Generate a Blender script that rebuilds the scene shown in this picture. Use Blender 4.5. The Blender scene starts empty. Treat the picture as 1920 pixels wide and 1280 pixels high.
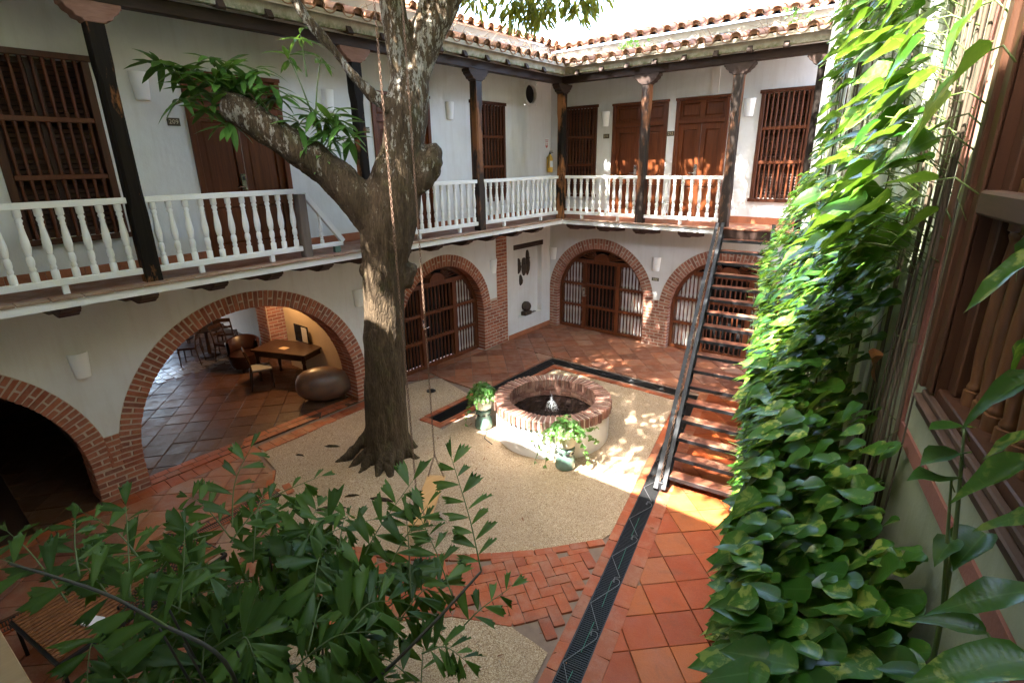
import bpy, bmesh, math, random
import numpy as np
from mathutils import Vector, Matrix, noise
R = random.Random(11)
SC = bpy.context.scene
COL = SC.collection
pi = math.pi

# ------------------------------------------------------------------ camera
cam_d = bpy.data.cameras.new('camera'); cam = bpy.data.objects.new('camera', cam_d); COL.objects.link(cam)
CAM = Vector((8.7531, -12.5423, 4.6))
yaw, pitch, roll = 0.68384, 0.324935, -0.016845
_F = Vector((-math.sin(yaw)*math.cos(pitch), math.cos(yaw)*math.cos(pitch), -math.sin(pitch)))
_r0 = Vector((math.cos(yaw), math.sin(yaw), 0)); _u0 = _r0.cross(_F)
_r = _r0*math.cos(roll) + _u0*math.sin(roll); _u = -_r0*math.sin(roll) + _u0*math.cos(roll)
cam.matrix_world = Matrix(((_r.x, _u.x, -_F.x, CAM.x), (_r.y, _u.y, -_F.y, CAM.y), (_r.z, _u.z, -_F.z, CAM.z), (0, 0, 0, 1)))
cam_d.sensor_width = 36.0; cam_d.lens = 993.197/1920*36; cam_d.clip_start = 0.02; cam_d.clip_end = 500
SC.camera = cam
SC.render.resolution_x = 1024; SC.render.resolution_y = 682

# ------------------------------------------------------------------ light
SUN = Vector((-0.17, -1.0, 1.43)).normalized()
W = bpy.data.worlds.new('World'); SC.world = W; W.use_nodes = True
nt = W.node_tree
for n in list(nt.nodes): nt.nodes.remove(n)
sky = nt.nodes.new('ShaderNodeTexSky'); sky.sky_type = 'NISHITA'; sky.sun_disc = False
sky.sun_elevation = math.asin(SUN.z); sky.sun_rotation = math.atan2(SUN.x, SUN.y)
sky.air_density = 1.0; sky.dust_density = 3.0; sky.ozone_density = 1.0
bg = nt.nodes.new('ShaderNodeBackground'); bg.inputs['Strength'].default_value = 0.15
wo = nt.nodes.new('ShaderNodeOutputWorld')
nt.links.new(sky.outputs[0], bg.inputs[0]); nt.links.new(bg.outputs[0], wo.inputs[0])
sun_d = bpy.data.lights.new('sun', 'SUN'); sun_d.energy = 3.2; sun_d.angle = math.radians(0.55); sun_d.color = (1.0, 0.955, 0.88)
sun = bpy.data.objects.new('sun', sun_d); COL.objects.link(sun)
sun.rotation_euler = (-SUN).to_track_quat('-Z', 'Y').to_euler(); sun.location = (0, 0, 30)
SC.view_settings.view_transform = 'Standard'; SC.view_settings.look = 'None'
SC.view_settings.exposure = 4.5; SC.view_settings.gamma = 1.0; SC.view_settings.use_curve_mapping = False
SC.cycles.max_bounces = 8; SC.cycles.diffuse_bounces = 5; SC.cycles.glossy_bounces = 3
SC.cycles.transmission_bounces = 4; SC.cycles.transparent_max_bounces = 6
SC.cycles.sample_clamp_indirect = 6.0
SC.cycles.use_denoising = True

# ------------------------------------------------------------------ materials
class NT:
    def __init__(s, name):
        s.m = bpy.data.materials.new(name); s.m.use_nodes = True; s.t = s.m.node_tree
        for n in list(s.t.nodes): s.t.nodes.remove(n)
        s.out = s.t.nodes.new('ShaderNodeOutputMaterial')
        s.pos = s.t.nodes.new('ShaderNodeNewGeometry')
    def n(s, typ, **kw):
        nd = s.t.nodes.new('ShaderNode'+typ)
        for k, v in kw.items():
            if k.startswith('i_'):
                key = k[2:]; key = int(key) if key.isdigit() else key.replace('_', ' ')
                s.set(nd.inputs[key], v)
            else: setattr(nd, k, v)
        return nd
    def set(s, sock, v):
        if hasattr(v, 'is_output') or isinstance(v, bpy.types.NodeSocket): s.t.links.new(v, sock)
        elif isinstance(v, (tuple, list)) and len(v) == 3 and sock.type == 'RGBA': sock.default_value = (*v, 1)
        else: sock.default_value = v
    def P(s, sx=1, sy=1, sz=1):
        if sx == sy == sz == 1: return s.pos.outputs['Position']
        return s.n('Mapping', i_Vector=s.pos.outputs['Position'], i_Scale=(sx, sy, sz)).outputs[0]
    def noise(s, scale, detail=4, rough=.55, vec=None, dist=0):
        return s.n('TexNoise', i_Vector=vec if vec else s.P(), i_Scale=scale, i_Detail=detail, i_Roughness=rough, i_Distortion=dist).outputs[0]
    def ramp(s, fac, stops, interp='LINEAR'):
        r = s.n('ValToRGB', i_Fac=fac); cr = r.color_ramp; cr.interpolation = interp
        while len(cr.elements) < len(stops): cr.elements.new(.5)
        for e, (p, c) in zip(cr.elements, stops):
            e.position = p; e.color = (*c, 1) if isinstance(c, (tuple, list)) else (c, c, c, 1)
        return r.outputs[0]
    def mix(s, fac, a, b, mode='MIX'):
        m = s.n('Mix', data_type='RGBA', blend_type=mode); m.clamp_factor = True
        s.set(m.inputs[0], fac); s.set(m.inputs[6], a); s.set(m.inputs[7], b); return m.outputs[2]
    def math(s, op, a, b=0.0, c=None):
        m = s.n('Math', operation=op); s.set(m.inputs[0], a); s.set(m.inputs[1], b)
        if c is not None: s.set(m.inputs[2], c)
        return m.outputs[0]
    def rnd(s):
        o = s.n('ObjectInfo').outputs['Random']; i = s.pos.outputs['Random Per Island']
        return s.math('FRACT', s.math('ADD', o, s.math('MULTIPLY', i, 7.31)))
    def bump(s, h, strength=.3, dist=.01, normal=None):
        b = s.n('Bump', i_Strength=strength, i_Distance=dist, i_Height=h)
        if normal: s.set(b.inputs['Normal'], normal)
        return b.outputs[0]
    def bsdf(s, color, rough=.6, normal=None, metal=0, spec=.5, coat=0, **kw):
        b = s.n('BsdfPrincipled'); s.set(b.inputs['Base Color'], color); s.set(b.inputs['Roughness'], rough)
        b.inputs['Metallic'].default_value = metal; b.inputs['Specular IOR Level'].default_value = spec
        if coat: b.inputs['Coat Weight'].default_value = coat; b.inputs['Coat Roughness'].default_value = .15
        if normal: s.set(b.inputs['Normal'], normal)
        for k, v in kw.items(): s.set(b.inputs[k.replace('_', ' ')], v)
        return b.outputs[0]
    def done(s, sh):
        s.t.links.new(sh, s.out.inputs[0]); return s.m

M = {}
def simple(name, c, rough=.5, metal=0, spec=.5, var=.12, scale=18, bump=0.0):
    t = NT(name); f = t.noise(scale)
    c2 = tuple(x*(1-var) for x in c); c1 = tuple(min(1, x*(1+var)) for x in c)
    col = t.mix(f, c2, c1)
    M[name] = t.done(t.bsdf(col, rough, t.bump(t.noise(scale*6), bump, .004) if bump else None, metal, spec))

def m_plaster(name, c, dirt, amount=.35):
    t = NT(name)
    big = t.ramp(t.noise(.9, 6, .65), [(.35, 0.0), (.75, 1.0)])
    streak = t.ramp(t.noise(2.2, 5, .6, t.P(3.2, 3.2, .35)), [(.5, 0.0), (.8, 1.0)])
    col = t.mix(t.math('MULTIPLY', big, amount*.5), c, dirt)
    col = t.mix(t.math('MULTIPLY', streak, amount*.45), col, dirt)
    nrm = t.bump(t.noise(7, 4), .25, .03); nrm = t.bump(t.noise(60, 5, .6), .25, .008, nrm)
    M[name] = t.done(t.bsdf(col, .88, nrm, spec=.2))
m_plaster('plaster', (.75, .75, .735), (.48, .44, .38), .8)
m_plaster('plaster_lower', (.73, .71, .68), (.50, .42, .34), .8)
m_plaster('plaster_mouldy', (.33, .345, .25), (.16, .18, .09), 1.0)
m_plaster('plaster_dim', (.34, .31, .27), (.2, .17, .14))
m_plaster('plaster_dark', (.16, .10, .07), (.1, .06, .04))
m_plaster('plaster_pink', (.27, .11, .085), (.20, .10, .07), .8)
m_plaster('plaster_warm', (.60, .47, .33), (.5, .38, .24), .4)
def m_cornice():
    t = NT('cornice'); z = t.n('SeparateXYZ', i_Vector=t.P()).outputs[2]
    mz = t.n('MapRange', i_Value=z, i_1=6.49, i_2=6.60, i_3=1.0, i_4=0.0).outputs[0]
    k = t.math('MULTIPLY', mz, t.ramp(t.noise(14, 5, .7), [(.35, 0.0), (.6, 1.0)]))
    col = t.mix(t.ramp(t.noise(3, 6, .6, t.P(2, 2, .5)), [(.35, 0.), (.75, 1.)]), (.52, .46, .37), (.30, .25, .19))
    col = t.mix(k, col, (.10, .12, .04))
    M['cornice'] = t.done(t.bsdf(col, .9, t.bump(t.noise(50, 5), .4, .01), spec=.2))
m_cornice()
def m_clay(name, stops, dust=(.42, .21, .12), dustamt=.35, rough=(.45, .7), bump=.35, stain=(.10, .06, .04), scale=1.0, spec=.4):
    t = NT(name); r = t.rnd()
    col = t.ramp(r, stops)
    d = t.ramp(t.noise(5*scale, 6, .65), [(.45, 0.), (.72, 1.)])
    col = t.mix(t.math('MULTIPLY', d, dustamt), col, dust)
    st = t.ramp(t.noise(2.3*scale, 6, .7, None, .6), [(.52, 0.), (.74, 1.)])
    col = t.mix(t.math('MULTIPLY', st, .55), col, stain)
    sp = t.ramp(t.noise(90*scale, 3, .6), [(.3, .82), (.7, 1.1)])
    col = t.mix(1.0, col, sp, 'MULTIPLY')
    rg = t.n('MapRange', i_Value=t.noise(4*scale, 4), i_1=.3, i_2=.7, i_3=rough[0], i_4=rough[1]).outputs[0]
    nrm = t.bump(t.noise(9*scale, 4), bump*.7, .02); nrm = t.bump(t.noise(70*scale, 4, .6), bump, .006, nrm)
    M[name] = t.done(t.bsdf(col, rg, nrm, spec=spec))
m_clay('floor_tile', [(0, (.20, .032, .007)), (.35, (.34, .064, .011)), (.6, (.26, .045, .009)), (.8, (.39, .102, .020)), (1, (.31, .088, .028))], dust=(.38, .16, .08), dustamt=.22)
m_clay('floor_tile_worn', [(0, (.15, .045, .022)), (.3, (.30, .095, .042)), (.55, (.21, .085, .052)), (.8, (.36, .13, .06)), (1, (.33, .185, .12))], dust=(.32, .22, .165), dustamt=.55, rough=(.3, .6))
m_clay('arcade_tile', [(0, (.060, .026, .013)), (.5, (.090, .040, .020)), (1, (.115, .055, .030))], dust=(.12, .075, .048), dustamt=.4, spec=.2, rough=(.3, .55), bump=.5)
m_clay('arcade_pale', [(0, (.15, .12, .095)), (1, (.21, .17, .135))], dust=(.2, .17, .14), rough=(.2, .45), bump=.4)
m_clay('brick', [(0, (.27, .074, .038)), (.4, (.37, .110, .054)), (.75, (.44, .150, .080)), (1, (.21, .064, .040))], dust=(.42, .24, .16), dustamt=.35, rough=(.75, .9), bump=.6, scale=2.5)
m_clay('brick_face', [(0, (.25, .085, .05)), (.5, (.34, .13, .08)), (1, (.43, .19, .125))], dust=(.46, .31, .23), dustamt=.45, rough=(.8, .9), bump=.7, scale=2.5)
m_clay('path_brick', [(0, (.25, .050, .013)), (.4, (.36, .080, .020)), (.75, (.31, .066, .018)), (1, (.27, .085, .035))], dust=(.40, .25, .17), dustamt=.35)
m_clay('roof_clay', [(0, (.20, .085, .045)), (.35, (.31, .145, .075)), (.7, (.25, .11, .055)), (1, (.36, .21, .13))], dust=(.20, .17, .125), dustamt=.55, rough=(.8, .95), stain=(.07, .065, .04), scale=2, bump=.5)
m_clay('rim_brick', [(0, (.14, .056, .038)), (.5, (.23, .100, .068)), (1, (.33, .175, .125))], dust=(.40, .30, .24), dustamt=.45, rough=(.8, .9), bump=.7, scale=2.5)
m_clay('pebble', [(0, (.14, .09, .055)), (.5, (.40, .31, .22)), (1, (.68, .60, .50))], dustamt=0, rough=(.8, .9))
m_clay('skirting', [(0, (.34, .11, .05)), (1, (.42, .14, .06))], dustamt=.2)
m_clay('edge_tile', [(0, (.30, .17, .11)), (.5, (.36, .23, .16)), (1, (.27, .15, .10))], dust=(.38, .33, .27), dustamt=.6, rough=(.7, .9))
m_clay('jar_clay', [(0, (.15, .080, .050)), (1, (.18, .095, .060))], dust=(.075, .068, .062), dustamt=.9, rough=(.28, .42), stain=(.21, .09, .04), scale=1.2, bump=.2)
simple('mortar', (.47, .38, .30), .95, var=.2, scale=30, bump=.6)
simple('mortar_red', (.50, .37, .28), .95, var=.2, scale=30, bump=.6)
simple('grout', (.20, .135, .10), .95, var=.3, scale=12, bump=.5)
def m_gravel():
    t = NT('gravel')
    v = t.n('TexVoronoi', i_Vector=t.P(), i_Scale=120.0); cell = v.outputs['Color']; dist = v.outputs['Distance']
    r = t.n('SeparateColor', i_Color=cell).outputs[0]
    col = t.ramp(r, [(0, (.21, .135, .076)), (.35, (.345, .238, .146)), (.7, (.46, .332, .212)), (1, (.62, .50, .355))])
    col = t.mix(t.ramp(t.noise(1.1, 5, .6), [(.4, 0.), (.75, .55)]), col, (.30, .21, .14))
    h = t.math('SUBTRACT', 1.0, dist)
    nrm = t.bump(t.noise(6, 4), .5, .03); nrm = t.bump(h, .8, .006, nrm)
    M['gravel'] = t.done(t.bsdf(col, .95, nrm, spec=.15))
m_gravel()
def m_wood(name, c1, c2, rough=.4, axis='z', bump=.15, spec=.4, worn=None, wornamt=.5, wscale=2.2):
    t = NT(name)
    sc = {'z': (14, 14, .9), 'x': (.9, 14, 14), 'y': (14, .9, 14), 'h': (3, 3, 16)}[axis]
    f = t.noise(2.2, 5, .6, t.P(*sc), .4)
    col = t.mix(t.ramp(f, [(.3, 0.), (.7, 1.)]), c1, c2)
    col = t.mix(t.math('MULTIPLY', t.rnd(), .35), col, tuple(x*.6 for x in c1))
    rg = rough
    if worn:
        w = t.ramp(t.noise(wscale, 6, .7, t.P(1, 1, .33)), [(.56-.1*wornamt, 0.), (.62-.06*wornamt, 1.)])
        col = t.mix(w, col, worn); rg = t.mix(w, (rough,)*3, (.75,)*3)
    M[name] = t.done(t.bsdf(col, rg, t.bump(f, bump, .006), spec=spec))
m_wood('door_wood', (.085, .021, .006), (.165, .046, .012), .42, spec=.3)
m_wood('frame_wood', (.085, .023, .008), (.14, .040, .014), .45, spec=.3)
m_wood('window_wood', (.055, .017, .007), (.10, .030, .012), .45, spec=.3)
m_wood('near_wood', (.040, .016, .008), (.072, .030, .014), .45, spec=.3)
m_plaster('plaster_grey', (.42, .40, .35), (.22, .2, .16), .9)
m_wood('shutter_wood', (.040, .017, .011), (.07, .030, .018), .5, 'h', spec=.3)
m_wood('arch_door_wood', (.10, .027, .009), (.18, .052, .018), .42, spec=.3)
m_wood('sill_wood', (.050, .028, .018), (.088, .050, .032), .6, 'h', spec=.25)
m_wood('turned_wood', (.085, .034, .012), (.14, .058, .021), .36, spec=.35)
m_wood('column_wood', (.009, .007, .006), (.018, .013, .010), .6, 'z', .3, .08, (.27, .115, .045), .5)
m_wood('column_wood_worn', (.016, .011, .009), (.032, .021, .015), .5, 'z', .3, .3, (.24, .10, .045), .8, 1.6)
m_wood('beam_wood', (.024, .012, .008), (.05, .023, .015), .6, 'h', spec=.3)
m_wood('capital_wood', (.030, .018, .013), (.065, .036, .026), .7, 'h', .4, .3)
m_wood('capital_pale', (.22, .105, .070), (.33, .175, .125), .85, 'h', .6)
m_wood('corbel_wood', (.045, .023, .018), (.08, .04, .03), .65, 'h', .4)
m_wood('tread_wood', (.10, .032, .016), (.17, .056, .028), .55, 'x', .3, worn=(.33, .17, .10), wornamt=.3)
m_wood('table_wood', (.026, .013, .008), (.05, .024, .013), .4, 'y')
m_wood('dark_wood', (.035, .018, .012), (.06, .03, .02), .45)
m_wood('teak', (.19, .070, .026), (.29, .115, .045), .55, 'x', spec=.3)
m_wood('swing_wood', (.50, .27, .10), (.62, .36, .15), .5, 'y')
m_wood('post_grey', (.13, .10, .08), (.20, .155, .125), .85, 'z', .5)
m_wood('tan_wood', (.38, .27, .15), (.46, .33, .19), .7, 'y')
m_wood('carved_wood', (.045, .030, .022), (.10, .065, .045), .7, 'z', .6)
m_wood('soffit_cane', (.13, .085, .05), (.21, .14, .085), .8, 'h')
m_plaster('white_paint', (.80, .80, .785), (.50, .47, .41), .5)
simple('lamp_ceramic', (.88, .87, .85), .55, var=.04, scale=12)
simple('white_pot', (.80, .76, .62), .45, var=.08)
simple('curtain', (.72, .70, .66), .9, var=.10, scale=4)
simple('steel_black', (.014, .015, .017), .5, 0, .35, var=.3, scale=9, bump=.1)
simple('grate_black', (.018, .018, .018), .45, .3, var=.3)
simple('hollow_black', (.006, .005, .005), .9, var=.1)  # near-black, stands in for the shade inside hollows and openings
simple('chrome', (.62, .60, .56), .22, 1.0, var=.05)
simple('rust_chain', (.17, .10, .065), .65, .3, var=.3, scale=60)
simple('grey_wire', (.17, .165, .17), .45, .6)
simple('green_cord', (.03, .16, .10), .6)
simple('sign_plate', (.085, .062, .035), .45, .2, var=.2)
simple('sign_digit', (.60, .52, .34), .5)
simple('yellow_paint', (.70, .40, .03), .35, var=.06)
simple('red_paint', (.45, .03, .025), .5)
simple('black_plastic', (.018, .018, .018), .4)
simple('grey_steel_tank', (.60, .60, .60), .35, .3)
simple('cushion', (.20, .20, .20), .95)
simple('stone', (.30, .27, .24), .9, var=.25, bump=.6)
simple('leather', (.028, .010, .008), .35)
simple('paper', (.42, .31, .20), .9)
simple('screen_dark', (.012, .012, .014), .25)
simple('cable_black', (.02, .025, .025), .6)
simple('pipe_grey', (.40, .40, .38), .6)
simple('twig', (.20, .15, .10), .9)
simple('plastic_white', (.78, .77, .80), .5)
def m_glaze():
    t = NT('green_glaze'); f = t.noise(9, 5)
    M['green_glaze'] = t.done(t.bsdf(t.mix(f, (.07, .135, .105), (.14, .22, .18)), .16, t.bump(t.noise(20), .1, .01), coat=.5))
m_glaze()
def m_bark():
    t = NT('bark')
    ridge = t.n('TexVoronoi', i_Vector=t.P(1, 1, .28), i_Scale=24.0, feature='DISTANCE_TO_EDGE').outputs['Distance']
    rz = t.noise(11, 6, .7, t.P(1, 1, .22), .5)
    col = t.mix(t.ramp(rz, [(.3, 0.), (.7, 1.)]), (.038, .025, .014), (.115, .080, .046))
    z = t.n('SeparateXYZ', i_Vector=t.P()).outputs[2]
    lm = t.n('MapRange', i_Value=z, i_1=2.6, i_2=5.6, i_3=.72, i_4=.525).outputs[0]
    li = t.math('GREATER_THAN', t.noise(9, 8, .75, t.P(1.4, 1.4, .5)), lm)
    col = t.mix(t.math('MULTIPLY', li, .7), col, (.40, .38, .32))
    mo = t.ramp(t.noise(3.2, 5, .6), [(.55, 0.), (.75, .6)])
    col = t.mix(mo, col, (.085, .085, .03))
    fz = t.noise(46, 5, .7, t.P(1, 1, .16), .3); col = t.mix(t.ramp(fz, [(.38, .55), (.6, 0.)]), col, (.018, .012, .008))
    rz = t.math('ADD', rz, t.math('MULTIPLY', fz, .6))
    h = t.math('ADD', t.math('MULTIPLY', rz, 1.0), t.math('MULTIPLY', t.ramp(ridge, [(0, 0.), (.16, 1.)]), .25))
    M['bark'] = t.done(t.bsdf(col, .92, t.bump(h, .9, .035), spec=.2))
m_bark()
def m_leaf(name, c1, c2, rib, trans, var=None, varamt=.0, rough=.35, tw=.4, vscale=22):
    t = NT(name); r = t.rnd()
    col = t.mix(r, c1, c2)
    uv = t.n('UVMap').outputs[0]; sx = t.n('SeparateXYZ', i_Vector=uv)
    u = t.math('ABSOLUTE', t.math('SUBTRACT', sx.outputs[0], .5))
    ribm = t.ramp(u, [(0, 1.), (.05, 0.)])
    if var:
        vm = t.noise(vscale, 4, .6, t.n('Mapping', i_Vector=t.P(), i_Scale=(1, 1, .6)).outputs[0], .8)
        gate = t.math('MULTIPLY', t.ramp(r, [(.35, 0.), (.9, 1.)]), t.ramp(vm, [(.52, 0.), (.60, 1.)]))
        col = t.mix(t.math('MULTIPLY', gate, varamt), col, var)
    col = t.mix(t.math('MULTIPLY', ribm, .45), col, rib); col = t.mix(t.ramp(t.noise(35, 4, .7), [(.58, 0.), (.75, .35)]), col, (.13, .10, .03))
    vein = t.n('TexWave', i_Vector=uv, i_Scale=5.0, i_Distortion=1.5); vein.bands_direction = 'Y'
    nrm = t.bump(vein.outputs[1], .05, .004); nrm = t.bump(t.noise(60, 3), .12, .004, nrm)
    a = t.bsdf(col, rough, nrm, spec=.33)
    tr = t.n('BsdfTranslucent', i_Color=t.mix(.5, col, trans)).outputs[0]
    M[name] = t.done(t.n('MixShader', i_0=tw, i_1=a, i_2=tr).outputs[0])
m_leaf('vine_leaf', (.016, .062, .008), (.052, .145, .016), (.10, .20, .05), (.26, .44, .03), (.36, .40, .08), .8, tw=.30, rough=.29)
m_leaf('dead_leaf', (.16, .06, .02), (.22, .09, .03), (.2, .1, .04), (.3, .12, .03), tw=.2)
m_leaf('palm_leaf', (.018, .056, .007), (.065, .135, .018), (.06, .12, .03), (.16, .30, .02), tw=.28, rough=.45)
m_leaf('mango_leaf', (.035, .105, .018), (.065, .165, .03), (.16, .24, .08), (.25, .40, .05), rough=.33, tw=.35)
m_leaf('mango_crown', (.06, .12, .018), (.16, .17, .02), (.2, .22, .06), (.62, .55, .05), rough=.4, tw=.5)
m_leaf('pot_leaf', (.045, .14, .025), (.085, .22, .045), (.2, .3, .1), (.35, .50, .06), (.55, .58, .38), .9, vscale=40)
simple('vine_stem', (.07, .05, .03), .85)
simple('vine_petiole', (.09, .13, .03), .6)
simple('palm_stem', (.035, .032, .02), .6)
simple('palm_rib', (.09, .13, .04), .6)
def m_water():
    t = NT('water')
    nrm = t.bump(t.noise(18, 3, .5), .22, .02)
    M['water'] = t.done(t.bsdf((.010, .007, .006), .04, nrm, spec=.7))
    t = NT('water_jet')
    M['water_jet'] = t.done(t.n('MixShader', i_0=.45, i_1=t.bsdf((.85, .88, .9), .05, spec=.8), i_2=t.n('BsdfTransparent').outputs[0]).outputs[0])
m_water()
def m_emit(name, c, s):
    t = NT(name); M[name] = t.done(t.n('Emission', i_Color=(*c, 1), i_Strength=s).outputs[0])
m_emit('lamp_glow', (1.0, .55, .18), 6.0)

# ------------------------------------------------------------------ object helpers
def setp(o, label=None, cat=None, group=None, kind=None):
    if label: o['label'] = label
    if cat: o['category'] = cat
    if group: o['group'] = group
    if kind: o['kind'] = kind
    return o
def thing(name, label, cat, loc=(0, 0, 0), group=None):
    o = bpy.data.objects.new(name, None); COL.objects.link(o); o.location = loc; o.empty_display_size = .2
    return setp(o, label, cat, group)
MATCOPY = {}
def link(name, me, parent=None, mat=None, matrix=None):
    if mat is not None and me.materials and me.materials[0] is not M[mat]:   # the same shape in another material
        k = (me.name, mat)
        if k not in MATCOPY: MATCOPY[k] = me.copy(); MATCOPY[k].materials.clear(); MATCOPY[k].materials.append(M[mat])
        me = MATCOPY[k]
    o = bpy.data.objects.new(name, me); COL.objects.link(o)
    if mat is not None and not me.materials: me.materials.append(M[mat])
    if matrix is not None: o.matrix_basis = matrix
    if parent is not None:
        o.parent = parent
        if parent.type == 'EMPTY': o.matrix_parent_inverse = Matrix.Translation(parent.location).inverted()
        elif parent.type == 'MESH' and parent.get('_base') is not None: o.matrix_parent_inverse = parent.matrix_basis.inverted()
    return o
class MB:
    def __init__(s): s.v = []; s.f = []; s.uv = None
    def add(s, vs, fs):
        b = len(s.v); s.v += [tuple(p) for p in vs]; s.f += [tuple(b+i for i in f) for f in fs]; return s
    def box(s, x0, x1, y0, y1, z0, z1):
        if x0 > x1: x0, x1 = x1, x0
        if y0 > y1: y0, y1 = y1, y0
        if z0 > z1: z0, z1 = z1, z0
        return s.add([(x0, y0, z0), (x1, y0, z0), (x1, y1, z0), (x0, y1, z0), (x0, y0, z1), (x1, y0, z1), (x1, y1, z1), (x0, y1, z1)],
                     [(3, 2, 1, 0), (4, 5, 6, 7), (0, 1, 5, 4), (1, 2, 6, 5), (2, 3, 7, 6), (3, 0, 4, 7)])
    def obox(s, c, ax, ay, az):
        c = Vector(c); ax = Vector(ax); ay = Vector(ay); az = Vector(az)
        return s.add([c-ax-ay-az, c+ax-ay-az, c+ax+ay-az, c-ax+ay-az, c-ax-ay+az, c+ax-ay+az, c+ax+ay+az, c-ax+ay+az],
                     [(3, 2, 1, 0), (4, 5, 6, 7), (0, 1, 5, 4), (1, 2, 6, 5), (2, 3, 7, 6), (3, 0, 4, 7)])
    def bar(s, p, q, w, h, up=(0, 0, 1)):
        p = Vector(p); q = Vector(q); d = (q-p); L = d.length; d.normalize()
        sd = d.cross(Vector(up)); sd = sd.normalized() if sd.length > 1e-5 else Vector((1, 0, 0)); u = sd.cross(d)
        return s.obox((p+q)/2, d*L/2, sd*w/2, u*h/2)
    def tube(s, pts, r, n=8, cap=True):
        pts = [Vector(p) for p in pts]; m = len(pts)
        rs = r if isinstance(r, (list, tuple)) else [r]*m
        b = len(s.v); ref = None
        for i, p in enumerate(pts):
            d = (pts[min(i+1, m-1)]-pts[max(i-1, 0)]).normalized()
            if ref is None: ref = d.orthogonal().normalized()
            else:
                ref = ref - d*ref.dot(d); ref = ref.normalized() if ref.length > 1e-6 else d.orthogonal().normalized()
            o = d.cross(ref)
            for k in range(n):
                a = 2*pi*k/n; s.v.append(tuple(p+(ref*math.cos(a)+o*math.sin(a))*rs[i]))
        for i in range(m-1):
            for k in range(n):
                k2 = (k+1) % n; s.f.append((b+i*n+k, b+i*n+k2, b+(i+1)*n+k2, b+(i+1)*n+k))
        if cap: s.f.append(tuple(b+k for k in reversed(range(n)))); s.f.append(tuple(b+(m-1)*n+k for k in range(n)))
        return s
    def lathe(s, prof, c=(0, 0, 0), n=16, cap=True):
        b = len(s.v); m = len(prof)
        for r, z in prof:
            for k in range(n):
                a = 2*pi*k/n; s.v.append((c[0]+r*math.cos(a), c[1]+r*math.sin(a), c[2]+z))
        for i in range(m-1):
            for k in range(n):
                k2 = (k+1) % n; s.f.append((b+i*n+k, b+i*n+k2, b+(i+1)*n+k2, b+(i+1)*n+k))
        if cap: s.f.append(tuple(b+k for k in reversed(range(n)))); s.f.append(tuple(b+(m-1)*n+k for k in range(n)))
        return s
    def prism(s, poly, fn, w0, w1):   # fn(u,v,w)->xyz ; poly in (u,v)
        n = len(poly); b = len(s.v)
        for w in (w0, w1):
            for (u, v) in poly: s.v.append(tuple(fn(u, v, w)))
        s.f.append(tuple(b+i for i in reversed(range(n)))); s.f.append(tuple(b+n+i for i in range(n)))
        for i in range(n):
            j = (i+1) % n; s.f.append((b+i, b+j, b+n+j, b+n+i))
        return s
    def strip(s, A, B):   # quads between two polylines
        b = len(s.v); n = len(A)
        for p in A: s.v.append(tuple(p))
        for p in B: s.v.append(tuple(p))
        for i in range(n-1): s.f.append((b+i, b+i+1, b+n+i+1, b+n+i))
        return s
    def mesh(s, name, smooth=False, fix=True):
        me = bpy.data.meshes.new(name); me.from_pydata(s.v, [], s.f)
        if fix:
            bm = bmesh.new(); bm.from_mesh(me)
            bmesh.ops.recalc_face_normals(bm, faces=bm.faces); bm.to_mesh(me); bm.free()
        if smooth is True: me.polygons.foreach_set('use_smooth', [True]*len(me.polygons))
        elif smooth:
            me.polygons.foreach_set('use_smooth', [True]*len(me.polygons)); me.set_sharp_from_angle(angle=math.radians(smooth))
        me.update(); return me
    def build(s, name, mat, parent=None, smooth=False, bevel=0, fix=True):
        me = s.mesh(name, smooth, fix)
        if bevel:
            bm = bmesh.new(); bm.from_mesh(me)
            bmesh.ops.bevel(bm, geom=[e for e in bm.edges if e.is_manifold and e.calc_face_angle(0) > .5], offset=bevel, segments=1, affect='EDGES', clamp_overlap=True)
            bm.to_mesh(me); bm.free()
        return link(name, me, parent, mat)
def structure(name, mb, mat, label=None, smooth=False, kind='structure'):
    o = mb.build(name, mat, None, smooth); o['kind'] = kind
    if label: o['label'] = label
    return o
# pieces: the nearest ones become objects, the rest one mesh
class Pieces:
    def __init__(s): s.items = []
    def add(s, mesh, matrix, where): s.items.append((mesh, matrix, where))
    def flush(s, name, parent, mat, cap=300, restname=None):
        s.items.sort(key=lambda t: (Vector(t[2])-CAM).length)
        for me, mx, w in s.items[:cap]:
            link(name, me, parent, mat, mx)
        rest = s.items[cap:]
        if rest:
            vs, fs = [], []
            for me, mx, w in rest:
                b = len(vs)
                vs += [tuple((mx @ v.co) if mx is not None else v.co) for v in me.vertices]
                fs += [tuple(b+i for i in p.vertices) for p in me.polygons]
            m2 = bpy.data.meshes.new(restname or name); m2.from_pydata(vs, [], fs); m2.update()
            o = link(restname or name+'s', m2, parent, mat); o['kind'] = 'stuff'
def cube_mesh(name, jit=.0, bev=.08, seed=0):
    rr = random.Random(seed); bm = bmesh.new(); bmesh.ops.create_cube(bm, size=1.0)
    for v in bm.verts: v.co += Vector((rr.uniform(-jit, jit), rr.uniform(-jit, jit), rr.uniform(-jit, jit)))
    if bev: bmesh.ops.bevel(bm, geom=bm.edges[:], offset=bev, segments=1, affect='EDGES')
    me = bpy.data.meshes.new(name); bm.to_mesh(me); bm.free(); return me
def basis(c, ax, ay, az, sx, sy, sz):
    ax = Vector(ax).normalized()*sx; ay = Vector(ay).normalized()*sy; az = Vector(az).normalized()*sz
    return Matrix(((ax.x, ay.x, az.x, c[0]), (ax.y, ay.y, az.y, c[1]), (ax.z, ay.z, az.z, c[2]), (0, 0, 0, 1)))
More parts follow.
